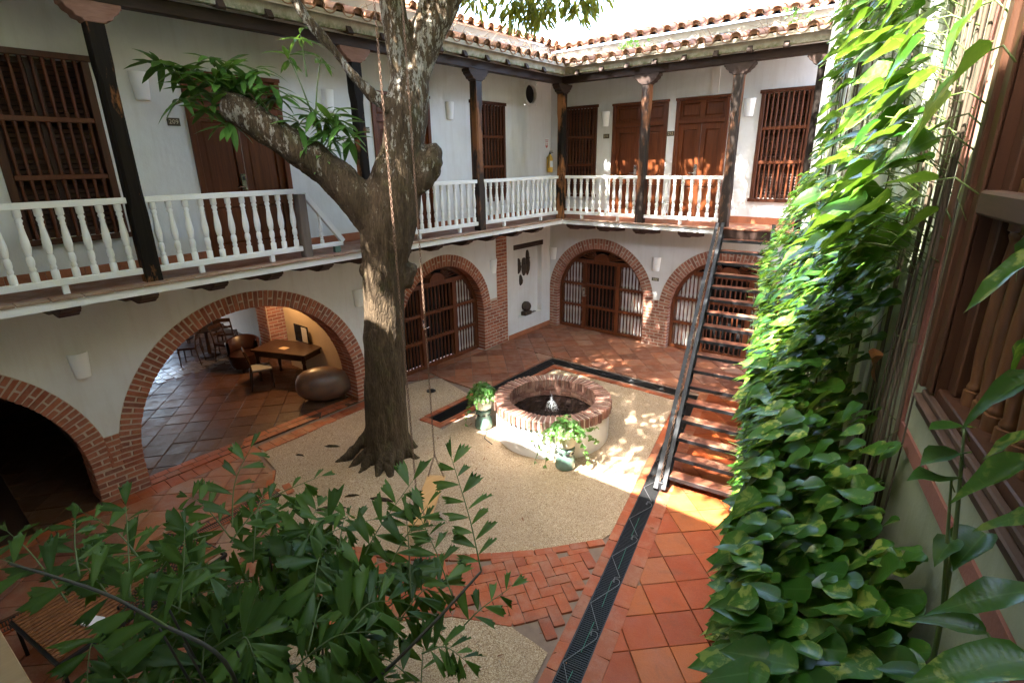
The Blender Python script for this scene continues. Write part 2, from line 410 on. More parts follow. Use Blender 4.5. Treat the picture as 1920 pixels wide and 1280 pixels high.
def text_mesh(body, size, fn, depth=.004, align='CENTER'):
    """flat lettering; fn maps (u right, v up, w out) to world"""
    cu = bpy.data.curves.new('lettering', 'FONT'); cu.body = body; cu.size = size; cu.extrude = depth/2
    cu.align_x = align; cu.align_y = 'CENTER'; cu.resolution_u = 2
    o = bpy.data.objects.new('lettering', cu); COL.objects.link(o)
    dg = bpy.context.evaluated_depsgraph_get(); dg.update()
    me = bpy.data.meshes.new_from_object(o.evaluated_get(dg))
    bpy.data.objects.remove(o); bpy.data.curves.remove(cu)
    for v in me.vertices: v.co = Vector(fn(v.co.x, v.co.y, v.co.z+depth/2))
    me.materials.clear(); return me
def clip_poly(poly, region):
    """clip polygon by convex region (ccw), 2-D"""
    out = poly
    for i in range(len(region)):
        a = region[i]; b = region[(i+1) % len(region)]; ex, ey = b[0]-a[0], b[1]-a[1]
        inp, out = out, []
        for k in range(len(inp)):
            p, q = inp[k], inp[(k+1) % len(inp)]
            dp = ex*(p[1]-a[1])-ey*(p[0]-a[0]); dq = ex*(q[1]-a[1])-ey*(q[0]-a[0])
            if dp >= 0: out.append(p)
            if (dp >= 0) != (dq >= 0):
                t = dp/(dp-dq); out.append((p[0]+(q[0]-p[0])*t, p[1]+(q[1]-p[1])*t))
        if len(out) < 3: return []
    return out
def area(p): return .5*sum(p[i][0]*p[(i+1) % len(p)][1]-p[(i+1) % len(p)][0]*p[i][1] for i in range(len(p)))
def shrink(poly, d):
    cx = sum(p[0] for p in poly)/len(poly); cy = sum(p[1] for p in poly)/len(poly)
    out = []; n = len(poly)
    for i in range(n):
        a, b, c = poly[i-1], poly[i], poly[(i+1) % n]
        e1 = Vector((b[0]-a[0], b[1]-a[1])); e2 = Vector((c[0]-b[0], c[1]-b[1]))
        if e1.length < 1e-6 or e2.length < 1e-6: out.append(b); continue
        e1.normalize(); e2.normalize(); n1 = Vector((-e1.y, e1.x)); n2 = Vector((-e2.y, e2.x)); m = n1+n2
        k = d/max(.35, 1+n1.dot(n2)); out.append((b[0]+m.x*k, b[1]+m.y*k))
    return out
def tile_mesh(name, poly, z0, z1, gap=.005, inset=.006, tilt=.0015):
    if area(poly) < 0: poly = poly[::-1]
    a = shrink(poly, gap); b = shrink(poly, gap+inset); n = len(a)
    if area(a) < .002 or area(b) < .001: return None
    tx, ty = R.uniform(-tilt, tilt), R.uniform(-tilt, tilt); c = a[0]
    top = lambda p: z1+(p[0]-c[0])*tx*4+(p[1]-c[1])*ty*4
    v = [(x, y, z0) for x, y in a]+[(x, y, top((x, y))-.004) for x, y in a]+[(x, y, top((x, y))) for x, y in b]
    f = [tuple(2*n+i for i in range(n))]
    for i in range(n):
        j = (i+1) % n; f.append((i, j, n+j, n+i)); f.append((n+i, n+j, 2*n+j, 2*n+i))
    me = bpy.data.meshes.new(name); me.from_pydata(v, [], f); me.update(); return me
# ================================================================== THE GROUND
def poly_sheet(name, poly, z, mat, kind='structure'):
    mb = MB(); mb.add([(x, y, z) for x, y in poly], [tuple(range(len(poly)))])
    o = mb.build(name, mat, None, fix=False); o['kind'] = kind; return o
far = MB(); far.box(-60, 60, -70, 50, -.6, -.10)
structure('ground', far, 'grout', 'earth under and around the courtyard')
floor_o = poly_sheet('courtyard_floor', [(-.05, -16), (9.6, -16), (9.6, .4), (-.05, .4)], -.030, 'grout')
floor_o['label'] = 'terracotta paved courtyard floor'

def dl(y): return 6.10+.213*(-6.75-y)       # left edge of the right-hand drain at depth y
DW = .245
# ---- gravel bed round the tree and the fountain (heaped at the trunk)
GE = [(6.05, -7.45), (5.47, -8.16), (4.89, -8.71), (4.1, -9.28), (3.16, -9.71), (2.57, -9.82), (1.8, -9.66), (1.1, -9.2), (.42, -9.1), (.28, -9.02),
      (.27, -7.57), (.22, -6.75), (.13, -5.6), (.20, -5.23), (.47, -4.93), (1.37, -5.14), (1.58, -5.16), (1.58, -6.62), (2.24, -6.62), (2.24, -2.88),
      (dl(-2.88)-.13, -2.88), (dl(-7.3)-.13, -7.3)]
def inside(p, poly):
    c = False; n = len(poly)
    for i in range(n):
        a, b = poly[i], poly[(i+1) % n]
        if (a[1] > p[1]) != (b[1] > p[1]) and p[0] < (b[0]-a[0])*(p[1]-a[1])/(b[1]-a[1])+a[0]: c = not c
    return c
def gravel(name, poly, base, mounds, label, step=.07):
    bm = bmesh.new(); vs = [bm.verts.new((x, y, 0)) for x, y in poly]; f = bm.faces.new(vs)
    x0 = min(p[0] for p in poly); x1 = max(p[0] for p in poly); y0 = min(p[1] for p in poly); y1 = max(p[1] for p in poly)
    for k in range(int((x1-x0)/step)):
        g = bm.verts[:]+bm.edges[:]+bm.faces[:]
        bmesh.ops.bisect_plane(bm, geom=g, plane_co=(x0+(k+.5)*step, 0, 0), plane_no=(1, 0, 0))
    for k in range(int((y1-y0)/step)):
        g = bm.verts[:]+bm.edges[:]+bm.faces[:]
        bmesh.ops.bisect_plane(bm, geom=g, plane_co=(0, y0+(k+.5)*step, 0), plane_no=(0, 1, 0))
    for v in bm.verts:
        z = base+.010*noise.noise((v.co.x*1.7, v.co.y*1.7, 1))+.010*noise.noise((v.co.x*5, v.co.y*5, 4))
        for mx, my, mr, mh in mounds:
            d = math.hypot(v.co.x-mx, v.co.y-my); z += mh*math.exp(-(d/mr)**2)
        v.co.z = z
    me = bpy.data.meshes.new(name); bm.to_mesh(me); bm.free()
    me.polygons.foreach_set('use_smooth', [True]*len(me.polygons))
    o = link(name, me, None, 'gravel'); o['kind'] = 'structure'; o['label'] = label; return o
gravel('gravel_bed', GE, -.012, [(2.3, -7.8, .75, .07), (3.88, -5.45, 1.2, .012)], 'sandy gravel bed round the tree and the fountain')
BED2 = [(dl(-9.25)-.17, -9.25), (5.98, -9.23), (5.4, -9.52), (4.9, -10.0), (4.4, -10.6), (4.1, -11.3), (4.0, -12.6), (dl(-12.6)-.17, -12.6)]
gravel('gravel_bed', BED2, -.012, [], 'gravel bed under the palm in the foreground')

pb = MB(); RPB = random.Random(77)
while len(pb.v) < 6*5200:
    x, y = RPB.uniform(.2, 6.6), RPB.uniform(-12, -2.9)
    if not (inside((x, y), GE) or inside((x, y), BED2)) or math.hypot(x-3.88, y+5.46) < 1.02: continue
    r = RPB.uniform(.003, .0075)*(1.5 if RPB.random() < .06 else 1); z = -.006+.07*math.exp(-((x-2.3)**2+(y+7.8)**2)/.56); a = RPB.uniform(0, 6); c, s_ = math.cos(a)*r, math.sin(a)*r
    pb.add([(x+c, y+s_, z), (x-s_, y+c*1.3, z), (x-c*1.2, y-s_, z), (x+s_, y-c, z), (x, y, z+r*.9), (x, y, z-r)], [(0, 1, 4), (1, 2, 4), (2, 3, 4), (3, 0, 4), (1, 0, 5), (2, 1, 5), (3, 2, 5), (0, 3, 5)])
o = pb.build('pebbles', 'pebble', None, fix=False); o['kind'] = 'stuff'; o['label'] = 'loose pebbles scattered over the gravel'
# ---- square terracotta tiles laid on the diagonal
def lay_tiles(regions, size, anchor, ang, z1, mat, parent, cap, name='tile', gap=.005, jit=.0035):
    ca, sa = math.cos(ang), math.sin(ang); pcs = []
    for reg in regions:
        if area(reg) < 0: reg = reg[::-1]
        us = [((x-anchor[0])*ca+(y-anchor[1])*sa)/size for x, y in reg]; vs = [(-(x-anchor[0])*sa+(y-anchor[1])*ca)/size for x, y in reg]
        for i in range(math.floor(min(us)), math.ceil(max(us))):
            for j in range(math.floor(min(vs)), math.ceil(max(vs))):
                q = []
                for du, dv in ((0, 0), (1, 0), (1, 1), (0, 1)):
                    u, v = (i+du)*size, (j+dv)*size; q.append((anchor[0]+u*ca-v*sa, anchor[1]+u*sa+v*ca))
                q = clip_poly(q, reg)
                if len(q) < 3 or abs(area(q)) < .004: continue
                me = tile_mesh(name, q, z1-.028, z1+R.uniform(-jit, jit), gap)
                if me: pcs.append((me, None, (sum(p[0] for p in q)/len(q), sum(p[1] for p in q)/len(q), 0)))
    P = Pieces(); P.items = pcs; P.flush(name, parent, mat, cap, name+'s')
def wl(y): return 6.7+.2493*(-1.2-y)         # line of the vine wall
rA = [(dl(-2.2)+DW+.17, -2.2), (dl(-14)+DW+.17, -14), (wl(-14), -14), (wl(-2.2), -2.2)]
lay_tiles([rA], .41, (7.09, -7.58), -pi/4, .0, 'floor_tile', floor_o, 130)
rB = [(0, -2.26), (wl(-2.26), -2.26), (wl(.3), .3), (0, .3)]
rC = [(0, -4.93), (.47, -4.93), (1.37, -5.14), (1.68, -5.14), (1.68, -2.27), (0, -2.27)]
rC2 = [(-.32, -5.6), (.12, -5.6), (.19, -5.23), (.46, -4.93), (0, -4.93), (0, -2.92), (-.32, -2.92)]
rC2 = [[(-.32, -5.6), (.12, -5.6), (.19, -5.23), (.46, -4.935), (-.32, -4.935)], [(-.32, -4.93), (-.002, -4.93), (-.002, -2.92), (-.32, -2.92)]]
poly_sheet('door_threshold', [(-.45, -5.7), (.0, -5.7), (.0, -2.9), (-.45, -2.9)], -.029, 'grout'); poly_sheet('door_threshold', [(0, .0), (6.4, .0), (6.4, .45), (0, .45)], -.0288, 'grout')
lay_tiles([rB, rC]+rC2, .41, (2.35, -1.75), -pi/4, .0, 'floor_tile_worn', floor_o, 130)
rD = [(0.28, -9.15), (1.1, -9.25), (1.58, -9.5), (1.58, -14), (.28, -14)]
rE = [(1.86, -9.72), (2.57, -9.9), (3.16, -9.80), (3.6, -9.95), (3.75, -10.6), (3.9, -14), (1.86, -14)]
lay_tiles([rD, rE], .41, (1.0, -10.0), -pi/4, .0, 'floor_tile_worn', floor_o, 110)

# ---- brick borders
bricks = [cube_mesh('brick', .025, .05, k) for k in range(4)]
BP = Pieces()
def border(p, q, w, L=.27, z=.0):
    p = Vector((*p, 0)); q = Vector((*q, 0)); d = q-p; n = max(1, round(d.length/L)); d.normalize(); s = Vector((-d.y, d.x, 0))
    st = (q-p).length/n
    for i in range(n):
        c = p+d*(i+.5)*st+s*w/2; c.z = z-.02+R.uniform(-.003, .003)
        BP.add(R.choice(bricks), basis(c, d, s, (0, 0, 1), st-.009, w-.009, .04), c)
border((dl(-14)+DW, -14), (dl(-2.3)+DW, -2.3), -.165, .34)
border((dl(-14), -14), (dl(-2.75), -2.75), .125, .34)
border((2.05, -2.74), (dl(-2.74)-.1, -2.74), -.125, .3)
border((2.03, -6.46), (2.03, -2.74), -.125, .3); border((1.70, -6.46), (1.70, -4.95), .125, .3); border((1.60, -6.46), (2.15, -6.46), -.14, .26)
# rows along the gravel edges
for i in range(9):
    a, b = GE[i], GE[i+1]
    if i != 7: border(a, b, .115, .25)
for i in range(1, 5): border(BED2[i], BED2[i+1], -.115, .25)
border((.28, -9.05), (.28, -14), -.14, .2); border((.14, -9.05), (.14, -14), -.14, .2)
border((.26, -9.02), (.20, -6.75), -.13, .2); border((.13, -9.02), (.08, -6.75), -.13, .21)
border((1.6, -9.45), (1.6, -14), .10, .25); border((1.84, -9.62), (1.84, -14), -.10, .25); border((1.58, -9.38), (1.88, -9.45), .12, .3)
# herringbone path between the two beds
OUT = [(dl(-9.2)-.13, -9.2), (5.98, -9.2), (5.4, -9.5), (4.9, -9.97), (4.4, -10.57), (4.08, -11.3), (4.0, -14), (3.8, -14), (3.7, -10.6), (3.45, -9.85)]
PATH = [(dl(-7.45)-.13, -7.45)]+GE[0:5]+[(3.45, -9.64)]+OUT[::-1]
bl, bw = .27, .135
ang = .95
for i in range(-30, 31):
    for j in range(-30, 31):
        d4 = (i-j) % 4
        if d4 not in (0, 3): continue
        if d4 == 0: cu, cv, lu, lv = (i+1)*bw, (j+.5)*bw, bl, bw
        else: cu, cv, lu, lv = (i+.5)*bw, (j+1)*bw, bw, bl
        x = 5.6+cu*math.cos(ang)-cv*math.sin(ang); y = -8.6+cu*math.sin(ang)+cv*math.cos(ang)
        if all(inside((x+sx*(lu/2-.03)*math.cos(ang)-sy*(lv/2-.03)*math.sin(ang), y+sx*(lu/2-.03)*math.sin(ang)+sy*(lv/2-.03)*math.cos(ang)), PATH) for sx in (-1, 1) for sy in (-1, 1)):
            c = Vector((x, y, -.024+R.uniform(-.002, .002)))
            BP.add(R.choice(bricks), basis(c, (math.cos(ang), math.sin(ang), 0), (-math.sin(ang), math.cos(ang), 0), (0, 0, 1), lu-.008, lv-.008, .04), c)
BP.flush('brick', floor_o, 'path_brick', 300, 'bricks')

# ---- drain gratings
def grating(label, p, q, w, n_seg, garland=False, first=0):
    p = Vector((*p, 0)); q = Vector((*q, 0)); t = thing('drain_grate', label, 'drain', tuple((p+q)/2), 'black gratings over the courtyard drains')
    d = (q-p).normalized(); s = Vector((-d.y, d.x, 0)); L = (q-p).length; sl = L/n_seg
    ch = MB(); ch.obox((p+q)/2+Vector((0, 0, -.0205)), d*L/2, s*w/2, (0, 0, .004)); ch.build('channel_shade', 'hollow_black', t)  # near-black slab, painted shade in place of the drain's depth
    for k in range(n_seg):
        a = p+d*(k*sl+.006); m = MB(); l = sl-.012; nb = int(l/.026)
        for sgn in (-1, 1): m.obox(a+d*l/2+s*sgn*(w/2-.006)+Vector((0, 0, -.006)), d*l/2, s*.006, (0, 0, .010))
        for e in (0, l): m.obox(a+d*(.005 if e == 0 else l-.005)+Vector((0, 0, -.0065)), d*.005, s*(w/2-.012), (0, 0, .010))
        for i in range(1, nb): m.obox(a+d*(i*l/nb)+Vector((0, 0, -.007)), d*.0055, s*(w/2-.012), (0, 0, .009))
        m.build('grate_panel', 'grate_black', t)
    return t, d, s, L
def garland(label, p, q, w, n):
    """a wire bent to zigzags with a curl at every other bend"""
    p = Vector((*p, .013)); q = Vector((*q, .013)); d = (q-p).normalized(); s = Vector((-d.y, d.x, 0)); L = (q-p).length
    pts = []; st = L/n
    for k in range(n):
        b = p+d*k*st
        pts += [b+s*(w*.42), b+d*st*.45-s*w*.36]
        c = b+d*st*.52-s*w*.20
        for i in range(10):
            a = i/9*4.6; rr = .055-.004*i
            pts.append(c+d*math.cos(a-1.9)*rr*1.2+s*math.sin(a-1.9)*rr)
        pts += [b+d*st*.60-s*w*.10, b+d*st*.62-s*w*.34]
    m = MB(); m.tube(pts, .0045, 5); o = m.build('wire_garland', 'grey_wire', None, True)
    setp(o, label, 'wire garland'); 
    return o
a, b = (dl(-14)+DW/2, -14), (dl(-2.45)+DW/2, -2.45)
grating('long black drain grate running from the foreground under the stairs', a, b, DW, 12)
grating('black drain grate along the back of the courtyard behind the fountain', (1.75, -2.5), (dl(-2.5)-.02, -2.5), .24, 4)
grating('black drain grate left of the fountain ending in the gravel', (1.86, -6.44), (1.86, -2.63), .25, 4)
grating('short black drain grate at the left under the palm fronds', (1.72, -13.9), (1.72, -9.5), .20, 4)
garland('zigzag wire garland lying on the long drain grate', (dl(-11.6)+DW/2, -11.6), (dl(-4.5)+DW/2, -4.5), DW, 9)
garland('zigzag wire garland lying on the drain grate behind the fountain', (2.2, -2.5), (dl(-2.5)-.2, -2.5), .24, 4)
cd = MB()
for k in range(8):
    y = -6.8-.62*k; cd.tube([(dl(y)+DW*.55, y, .011), (dl(y-.4)+DW*.55+.015*math.sin(k), y-.4, .011)], .004, 5)
setp(cd.build('string_light_cord', 'green_cord', None), 'broken green cord lying along the long drain grate', 'cord')
# ================================================================== THE TWO WINGS OF THE HOUSE
# local frames: (a along the wall, h height, o outwards into the courtyard)
def FL(a, h, o): return (o, a, h)              # left wing, wall plane x = 0, a = y
def FR(a, h, o): return (a, -o, h)             # back wing, wall plane y = 0, a = x
WA = math.radians(14); WD = Vector((math.sin(WA), -math.cos(WA), 0)); WN = Vector((-math.cos(WA), -math.sin(WA), 0)); WP = Vector((6.7, -1.2, 0))
def FW(a, h, o): p = WP+WD*a+WN*o; return (p.x, p.y, h)   # vine wall, a = metres from its far end towards the camera
ZF = 3.25
left_wing = thing('left_wing', 'white two storey gallery wing on the left with brick arches below', 'building', (0, -7, 0))
back_wing = thing('back_wing', 'white two storey gallery wing across the back with twin arched doors', 'building', (3.2, 0, 0))
vine_wing = thing('vine_wing', 'right hand wing with mouldy pink striped wall under the climbing vines', 'building', (8, -6, 0))
front_wing = thing('front_wing', 'tiled wing closing the near side of the courtyard behind the viewer', 'building', (3, -14, 0))

def fbox(mb, F, a0, a1, h0, h1, o0, o1):
    return mb.add([F(a, h, o) for o in (o0, o1) for h in (h0, h1) for a in (a0, a1)], [(0, 1, 3, 2), (4, 6, 7, 5), (0, 4, 5, 1), (2, 3, 7, 6), (0, 2, 6, 4), (1, 5, 7, 3)])
def fprism(mb, F, poly, o0, o1): return mb.prism(poly, lambda u, v, w: F(u, v, w), o0, o1)
def wall_with_holes(mb, F, a0, a1, h0, h1, o0, o1, holes):
    """solid wall with rectangular holes (a0,a1,h0,h1), non-overlapping in a"""
    holes = sorted(holes); x = a0
    for (p, q, r, s) in holes:
        if p > x: fbox(mb, F, x, p, h0, h1, o0, o1)
        if r > h0: fbox(mb, F, p, q, h0, r, o0, o1)
        if s < h1: fbox(mb, F, p, q, s, h1, o0, o1)
        x = q
    if x < a1: fbox(mb, F, x, a1, h0, h1, o0, o1)

def turned(h, r, n=10, style=0):
    """profile of a turned baluster"""
    if style == 0:
        pr = [(.92, 0), (.92, .125), (.62, .14), (.62, .155), (.80, .175), (.66, .20), (.60, .215), (.84, .25), (.90, .30), (.78, .345), (.55, .365), (.74, .385),
              (.98, .47), (1.0, .53), (.90, .60), (.70, .70), (.62, .76), (.72, .78), (.60, .795), (.62, .82), (.88, .85), (.62, .885), (.92, .905), (.92, 1.0)]
    else:
        pr = [(.95, 0), (.95, .08), (.70, .085), (.80, .10), (.70, .115), (.60, .13), (.85, .30), (.88, .5), (.80, .70), (.60, .87), (.70, .885), (.80, .90), (.70, .915), (.95, .92), (.95, 1.0)]
    return [(r*a, h*z) for a, z in pr]
def bal_mesh(h, r, n=10, style=0):
    m = MB(); m.lathe(turned(h, r, n, style), n=n); return m.mesh('baluster', 50)

# ---------------------------------------------------------------- windows with turned bars, in front of louvred shutters
WBAL = {}
def barred_window(F, a0, a1, h0, h1, wing, rails=(4.52, 5.19), ncol=9, label=None, depth=.02, shutters=True, r=.026):
    w = MB(); fw = .085
    fbox(w, F, a0, a0+fw, h0, h1, -.195, depth+.02); fbox(w, F, a1-fw, a1, h0, h1, -.195, depth+.02)
    fbox(w, F, a0-.03, a1+.03, h1+.001, h1+.07, -.195, depth+.035); fbox(w, F, a0-.03, a1+.03, h0-.07, h0-.001, -.195, depth+.05)
    win = w.build('window', 'window_wood' if shutters else 'near_wood', wing, bevel=.006)
    if label: win['label'] = label
    lv = [h0]+list(rails)+[h1]
    for rz in rails:
        m = MB(); fbox(m, F, a0+fw+.001, a1-fw-.001, rz-.03, rz+.03, -.05, depth+.012); m.build('cross_rail', 'frame_wood' if shutters else 'near_wood', win, bevel=.005)
    for k in range(len(lv)-1):
        z0 = lv[k]+(.031 if k else 0); z1 = lv[k+1]-(.031 if k < len(lv)-2 else 0); h = round(z1-z0, 3)
        if (h, r) not in WBAL: WBAL[(h, r)] = bal_mesh(h, r, 8, 1)
        for i in range(ncol):
            a = a0+fw+(a1-a0-2*fw)*(i+.5)/ncol
            link('baluster', WBAL[(h, r)], win, 'turned_wood' if shutters is None else 'frame_wood', Matrix.Translation(F(a, z0, depth-.025)))
    if shutters:
        mid = (a0+a1)/2
        for s0, s1 in ((a0+fw, mid-.004), (mid+.004, a1-fw)):
            m = MB()
            fbox(m, F, s0, s0+.05, h0, h1, -.13, -.095); fbox(m, F, s1-.05, s1, h0, h1, -.13, -.095)
            fbox(m, F, s0+.05, s1-.05, h0, h0+.06, -.13, -.095); fbox(m, F, s0+.05, s1-.05, h1-.06, h1, -.13, -.095); fbox(m, F, s0+.05, s1-.05, (h0+h1)/2-.03, (h0+h1)/2+.03, -.13, -.095)
            sh = m.build('shutter', 'shutter_wood', win)
            n = int((h1-h0)/.062); sl = MB()
            for i in range(n):
                z = h0+.05+(h1-h0-.1)*(i+.5)/n
                sl.add([F(s0+.05, z-.024, -.100), F(s1-.05, z-.024, -.100), F(s1-.05, z+.022, -.128), F(s0+.05, z+.022, -.128),
                        F(s0+.05, z-.032, -.104), F(s1-.05, z-.032, -.104), F(s1-.05, z+.014, -.132), F(s0+.05, z+.014, -.132)], [(0, 1, 2, 3), (7, 6, 5, 4), (0, 4, 5, 1), (2, 6, 7, 3)])
            o = sl.build('louvres', 'shutter_wood', win); o['kind'] = 'stuff'
    bk = MB(); fbox(bk, F, a0+.01, a1-.01, h0-.02, h1+.02, -.24, -.20); bk.build('backing', 'hollow_black', win)  # black panel stands in for the unlit room behind
    return win

# ---------------------------------------------------------------- panelled double doors with a transom
def panel(mb, F, a0, a1, h0, h1, o):
    """raised and fielded panel"""
    i = .035
    P = [F(a0, h0, o), F(a1, h0, o), F(a1, h1, o), F(a0, h1, o), F(a0+i, h0+i, o+.016), F(a1-i, h0+i, o+.016), F(a1-i, h1-i, o+.016), F(a0+i, h1-i, o+.016)]
    mb.add(P, [(4, 5, 6, 7), (0, 1, 5, 4), (1, 2, 6, 5), (2, 3, 7, 6), (3, 0, 4, 7)])
def leaf_frame(mb, F, a0, a1, h0, h1, o0, o1, st, rails):
    fbox(mb, F, a0, a0+st, h0, h1, o0, o1); fbox(mb, F, a1-st, a1, h0, h1, o0, o1)
    for r0, r1 in rails: fbox(mb, F, a0+st, a1-st, r0, r1, o0, o1-.001)
def double_door(F, a0, a1, wing, label, handle_side=-1, h1=5.86):
    fw = .085; w = MB(); zt = 5.42
    fbox(w, F, a0, a0+fw, ZF, h1, -.12, .035); fbox(w, F, a1-fw, a1, ZF, h1, -.12, .035)
    fbox(w, F, a0-.02, a1+.02, h1+.001, h1+.055, -.12, .045); fbox(w, F, a0+fw, a1-fw, zt-.045, zt+.045, -.12, .030)
    d = w.build('door', 'door_wood', wing, bevel=.006); d['label'] = label
    mid = (a0+a1)/2
    t = MB()
    for s0, s1 in ((a0+fw, mid), (mid, a1-fw)):
        leaf_frame(t, F, s0, s1, zt+.046, h1, -.08, -.025, .055, [(zt+.046, zt+.10), (h1-.06, h1)])
        panel(t, F, s0+.055, s1-.055, zt+.10, h1-.06, -.055)
    t.build('transom', 'door_wood', d)
    for s0, s1, k in ((a0+fw, mid-.004, -1), (mid+.004, a1-fw, 1)):
        m = MB(); leaf_frame(m, F, s0, s1, ZF+.01, zt-.046, -.085, -.03, .10, [(ZF+.01, ZF+.20), (4.02, 4.16), (zt-.17, zt-.046)])
        panel(m, F, s0+.10, s1-.10, 4.16, zt-.17, -.062); panel(m, F, s0+.10, s1-.10, ZF+.20, 4.02, -.062)
        m.build('door_leaf', 'door_wood', d, bevel=0)
    hs = mid+.055*handle_side*(1)
    m = MB(); fbox(m, F, hs-.035, hs+.035, 4.26, 4.50, -.029, -.012)
    c = F(hs, 4.31, .03); e = F(hs+.13*handle_side, 4.31, .03); m.tube([F(hs, 4.31, -.012), c, e], .011, 6)
    fbox(m, F, hs-.024, hs+.024, 4.40, 4.47, -.012, -.005)
    m.build('handle', 'chrome', d)
    m = MB(); fbox(m, F, hs-.02, hs+.02, 4.405, 4.465, -.0049, -.003); m.build('keypad', 'black_plastic', d)
    return d

# ---------------------------------------------------------------- brick arches
def voussoirs(P, F, ca, cz, r0, r1, t0, t1, depth, mats=None):
    L = (r0+r1)/2*(t1-t0); n = max(3, round(L/.083))
    for i in range(n):
        t = t0+(i+.5)*(t1-t0)/n; ct, st_ = math.cos(t), math.sin(t)
        wt = (r0*1.0+r1)/2*(t1-t0)/n
        segs = [(r0, r1)] if i % 2 == 0 else [(r0, (r0+r1)/2-.005), ((r0+r1)/2+.005, r1)]
        for q0, q1 in segs:
            rm = (q0+q1)/2; c = F(ca+rm*ct, cz+rm*st_, .012-depth/2+R.uniform(-.004, .004))
            o = Vector(F(0, 0, 1))-Vector(F(0, 0, 0)); rad = Vector(F(ct, st_, 0))-Vector(F(0, 0, 0)); tan = Vector(F(-st_, ct, 0))-Vector(F(0, 0, 0))
            P.add(R.choice(bricks), basis(c, rad, tan, o, q1-q0-.014, wt-.020, depth), c)
def courses(P, F, a0, a1, h0, h1, depth, L=.24, hh=.083, out=.012, ends=False):
    n = max(1, round((h1-h0)/hh)); st = (h1-h0)/n
    o = Vector(F(0, 0, 1))-Vector(F(0, 0, 0)); ad = Vector(F(1, 0, 0))-Vector(F(0, 0, 0))
    for k in range(n):
        z = h0+(k+.5)*st; x = a0; off = L*.5 if k % 2 else L
        first = True
        while x < a1-.02:
            l = min(off if first else L, a1-x); first = False
            if a1-x-l < .05: l = a1-x
            c = F(x+l/2, z, out-depth/2+R.uniform(-.004, .004))
            P.add(R.choice(bricks), basis(c, ad, (0, 0, 1), o, l-.017, st-.021, depth), c); x += l
def ring(mb, F, ca, cz, r0, r1, o0, o1, t0=0, t1=pi, n=40):
    A = [(ca+r1*math.cos(t0+(t1-t0)*i/n), cz+r1*math.sin(t0+(t1-t0)*i/n)) for i in range(n+1)]
    B = [(ca+r0*math.cos(t0+(t1-t0)*i/n), cz+r0*math.sin(t0+(t1-t0)*i/n)) for i in range(n+1)]
    b = len(mb.v)
    for o in (o1, o0):
        mb.v += [F(u, v, o) for u, v in A]+[F(u, v, o) for u, v in B]
    m = n+1
    for i in range(n):
        mb.f += [(b+i, b+i+1, b+m+i+1, b+m+i), (b+2*m+i, b+3*m+i, b+3*m+i+1, b+2*m+i+1), (b+i, b+2*m+i, b+2*m+i+1, b+i+1), (b+m+i, b+m+i+1, b+3*m+i+1, b+3*m+i)]
    mb.f += [(b, b+m, b+3*m, b+2*m), (b+n, b+2*m+n, b+3*m+n, b+m+n)]
def arch_notch(ca, cz, r, n=36, flip=False):
    pts = [(ca-r, 0)]+[(ca-r*math.cos(pi*i/n), cz+r*math.sin(pi*i/n)) for i in range(n+1)]+[(ca+r, 0)]
    return pts

WT = .46
# ---- left wing, lower wall (plane x=0): arches A1, A2, A3; niche bay by the corner
A1 = (-13.1, .52, 1.86); A2 = (-8.72, .50, 1.88); A3 = (-4.25, 1.04, 1.33); TH = .285
def brick_arch(F, wing, A, spring_lo=True, th=TH, t0=0, t1=pi, cap=300, P=None):
    pass
lw = MB()
poly = [(-16, 0)]
for A in (A1, A2, A3): poly += arch_notch(A[0], A[1], A[2]+.03)
poly += [(-1.95, 0), (-1.95, 3.13), (-16, 3.13)]
fprism(lw, FL, poly, -WT, 0)
wall_with_holes(lw, FL, -1.95, .0, 0, 3.13, -WT, -.0, [(-1.51, -.42, .52, 2.42)])
fbox(lw, FL, -1.51, -.42, .52, 2.42, -WT, -.15)
lw.build('lower_wall', 'plaster_lower', left_wing)
mo = MB()
for A in (A1, A2, A3):
    ring(mo, FL, A[0], A[1], A[2]+.017, A[2]+TH, -WT-.004, .003)
fbox(mo, FL, -11.24+.017, -10.6-.017, 0, 1.0, -WT-.003, .0035); fbox(mo, FL, -6.84+.017, -6.55, 0, .5, -WT-.003, .0035)
fbox(mo, FL, -5.87, -5.58-.017, 0, 1.04, -WT-.003, .0035); fbox(mo, FL, -2.92+.017, -1.96, 0, 1.30, -WT-.003, .0035); fbox(mo, FL, -2.39, -1.96, 1.3, 3.12, -.1, .0055)
mo.build('mortar', 'mortar_red', left_wing)
PL = Pieces(); PB = Pieces()
for A, t0, t1 in ((A1, 0, pi/2+.2), (A2, 0, pi), (A3, 0, pi)):
    voussoirs(PL, FL, A[0], A[1], A[2], A[2]+TH, t0, t1, .23)
    voussoirs(PB, lambda a, h, o: FL(a, h, o-.235), A[0], A[1], A[2], A[2]+TH, t0, t1, .225)
for a0, a1, z1 in ((-11.24, -10.6, .5), (-6.84, -6.55, .5), (-5.86, -5.58, 1.04), (-2.92, -1.97, 1.04)):
    courses(PL, FL, a0, a1, 0.005, z1, .23, .24 if a1-a0 > .3 else .3); courses(PB, lambda a, h, o: FL(a, h, o-.235), a0, a1, .005, z1, .225, .13)
courses(PL, FL, -11.02, -10.82, .5, 1.0, .2, .2); courses(PL, FL, -2.63, -2.39, 1.04, 1.25, .2, .24)
courses(PL, FL, -2.39, -1.97, 1.04, 3.12, .16, .21, .088, .016)
PL.items += PB.items
PL.flush('brick', left_wing, 'brick', 300, 'bricks')
# niche fittings
m = MB(); fbox(m, FL, -1.68, -.36, 2.42, 2.55, -.2, .02); m.build('niche_lintel', 'capital_wood', left_wing, bevel=.01)
m = MB(); fbox(m, FL, -1.94, -.02, .0, .13, -.01, .018); m.build('skirting', 'skirting', left_wing)

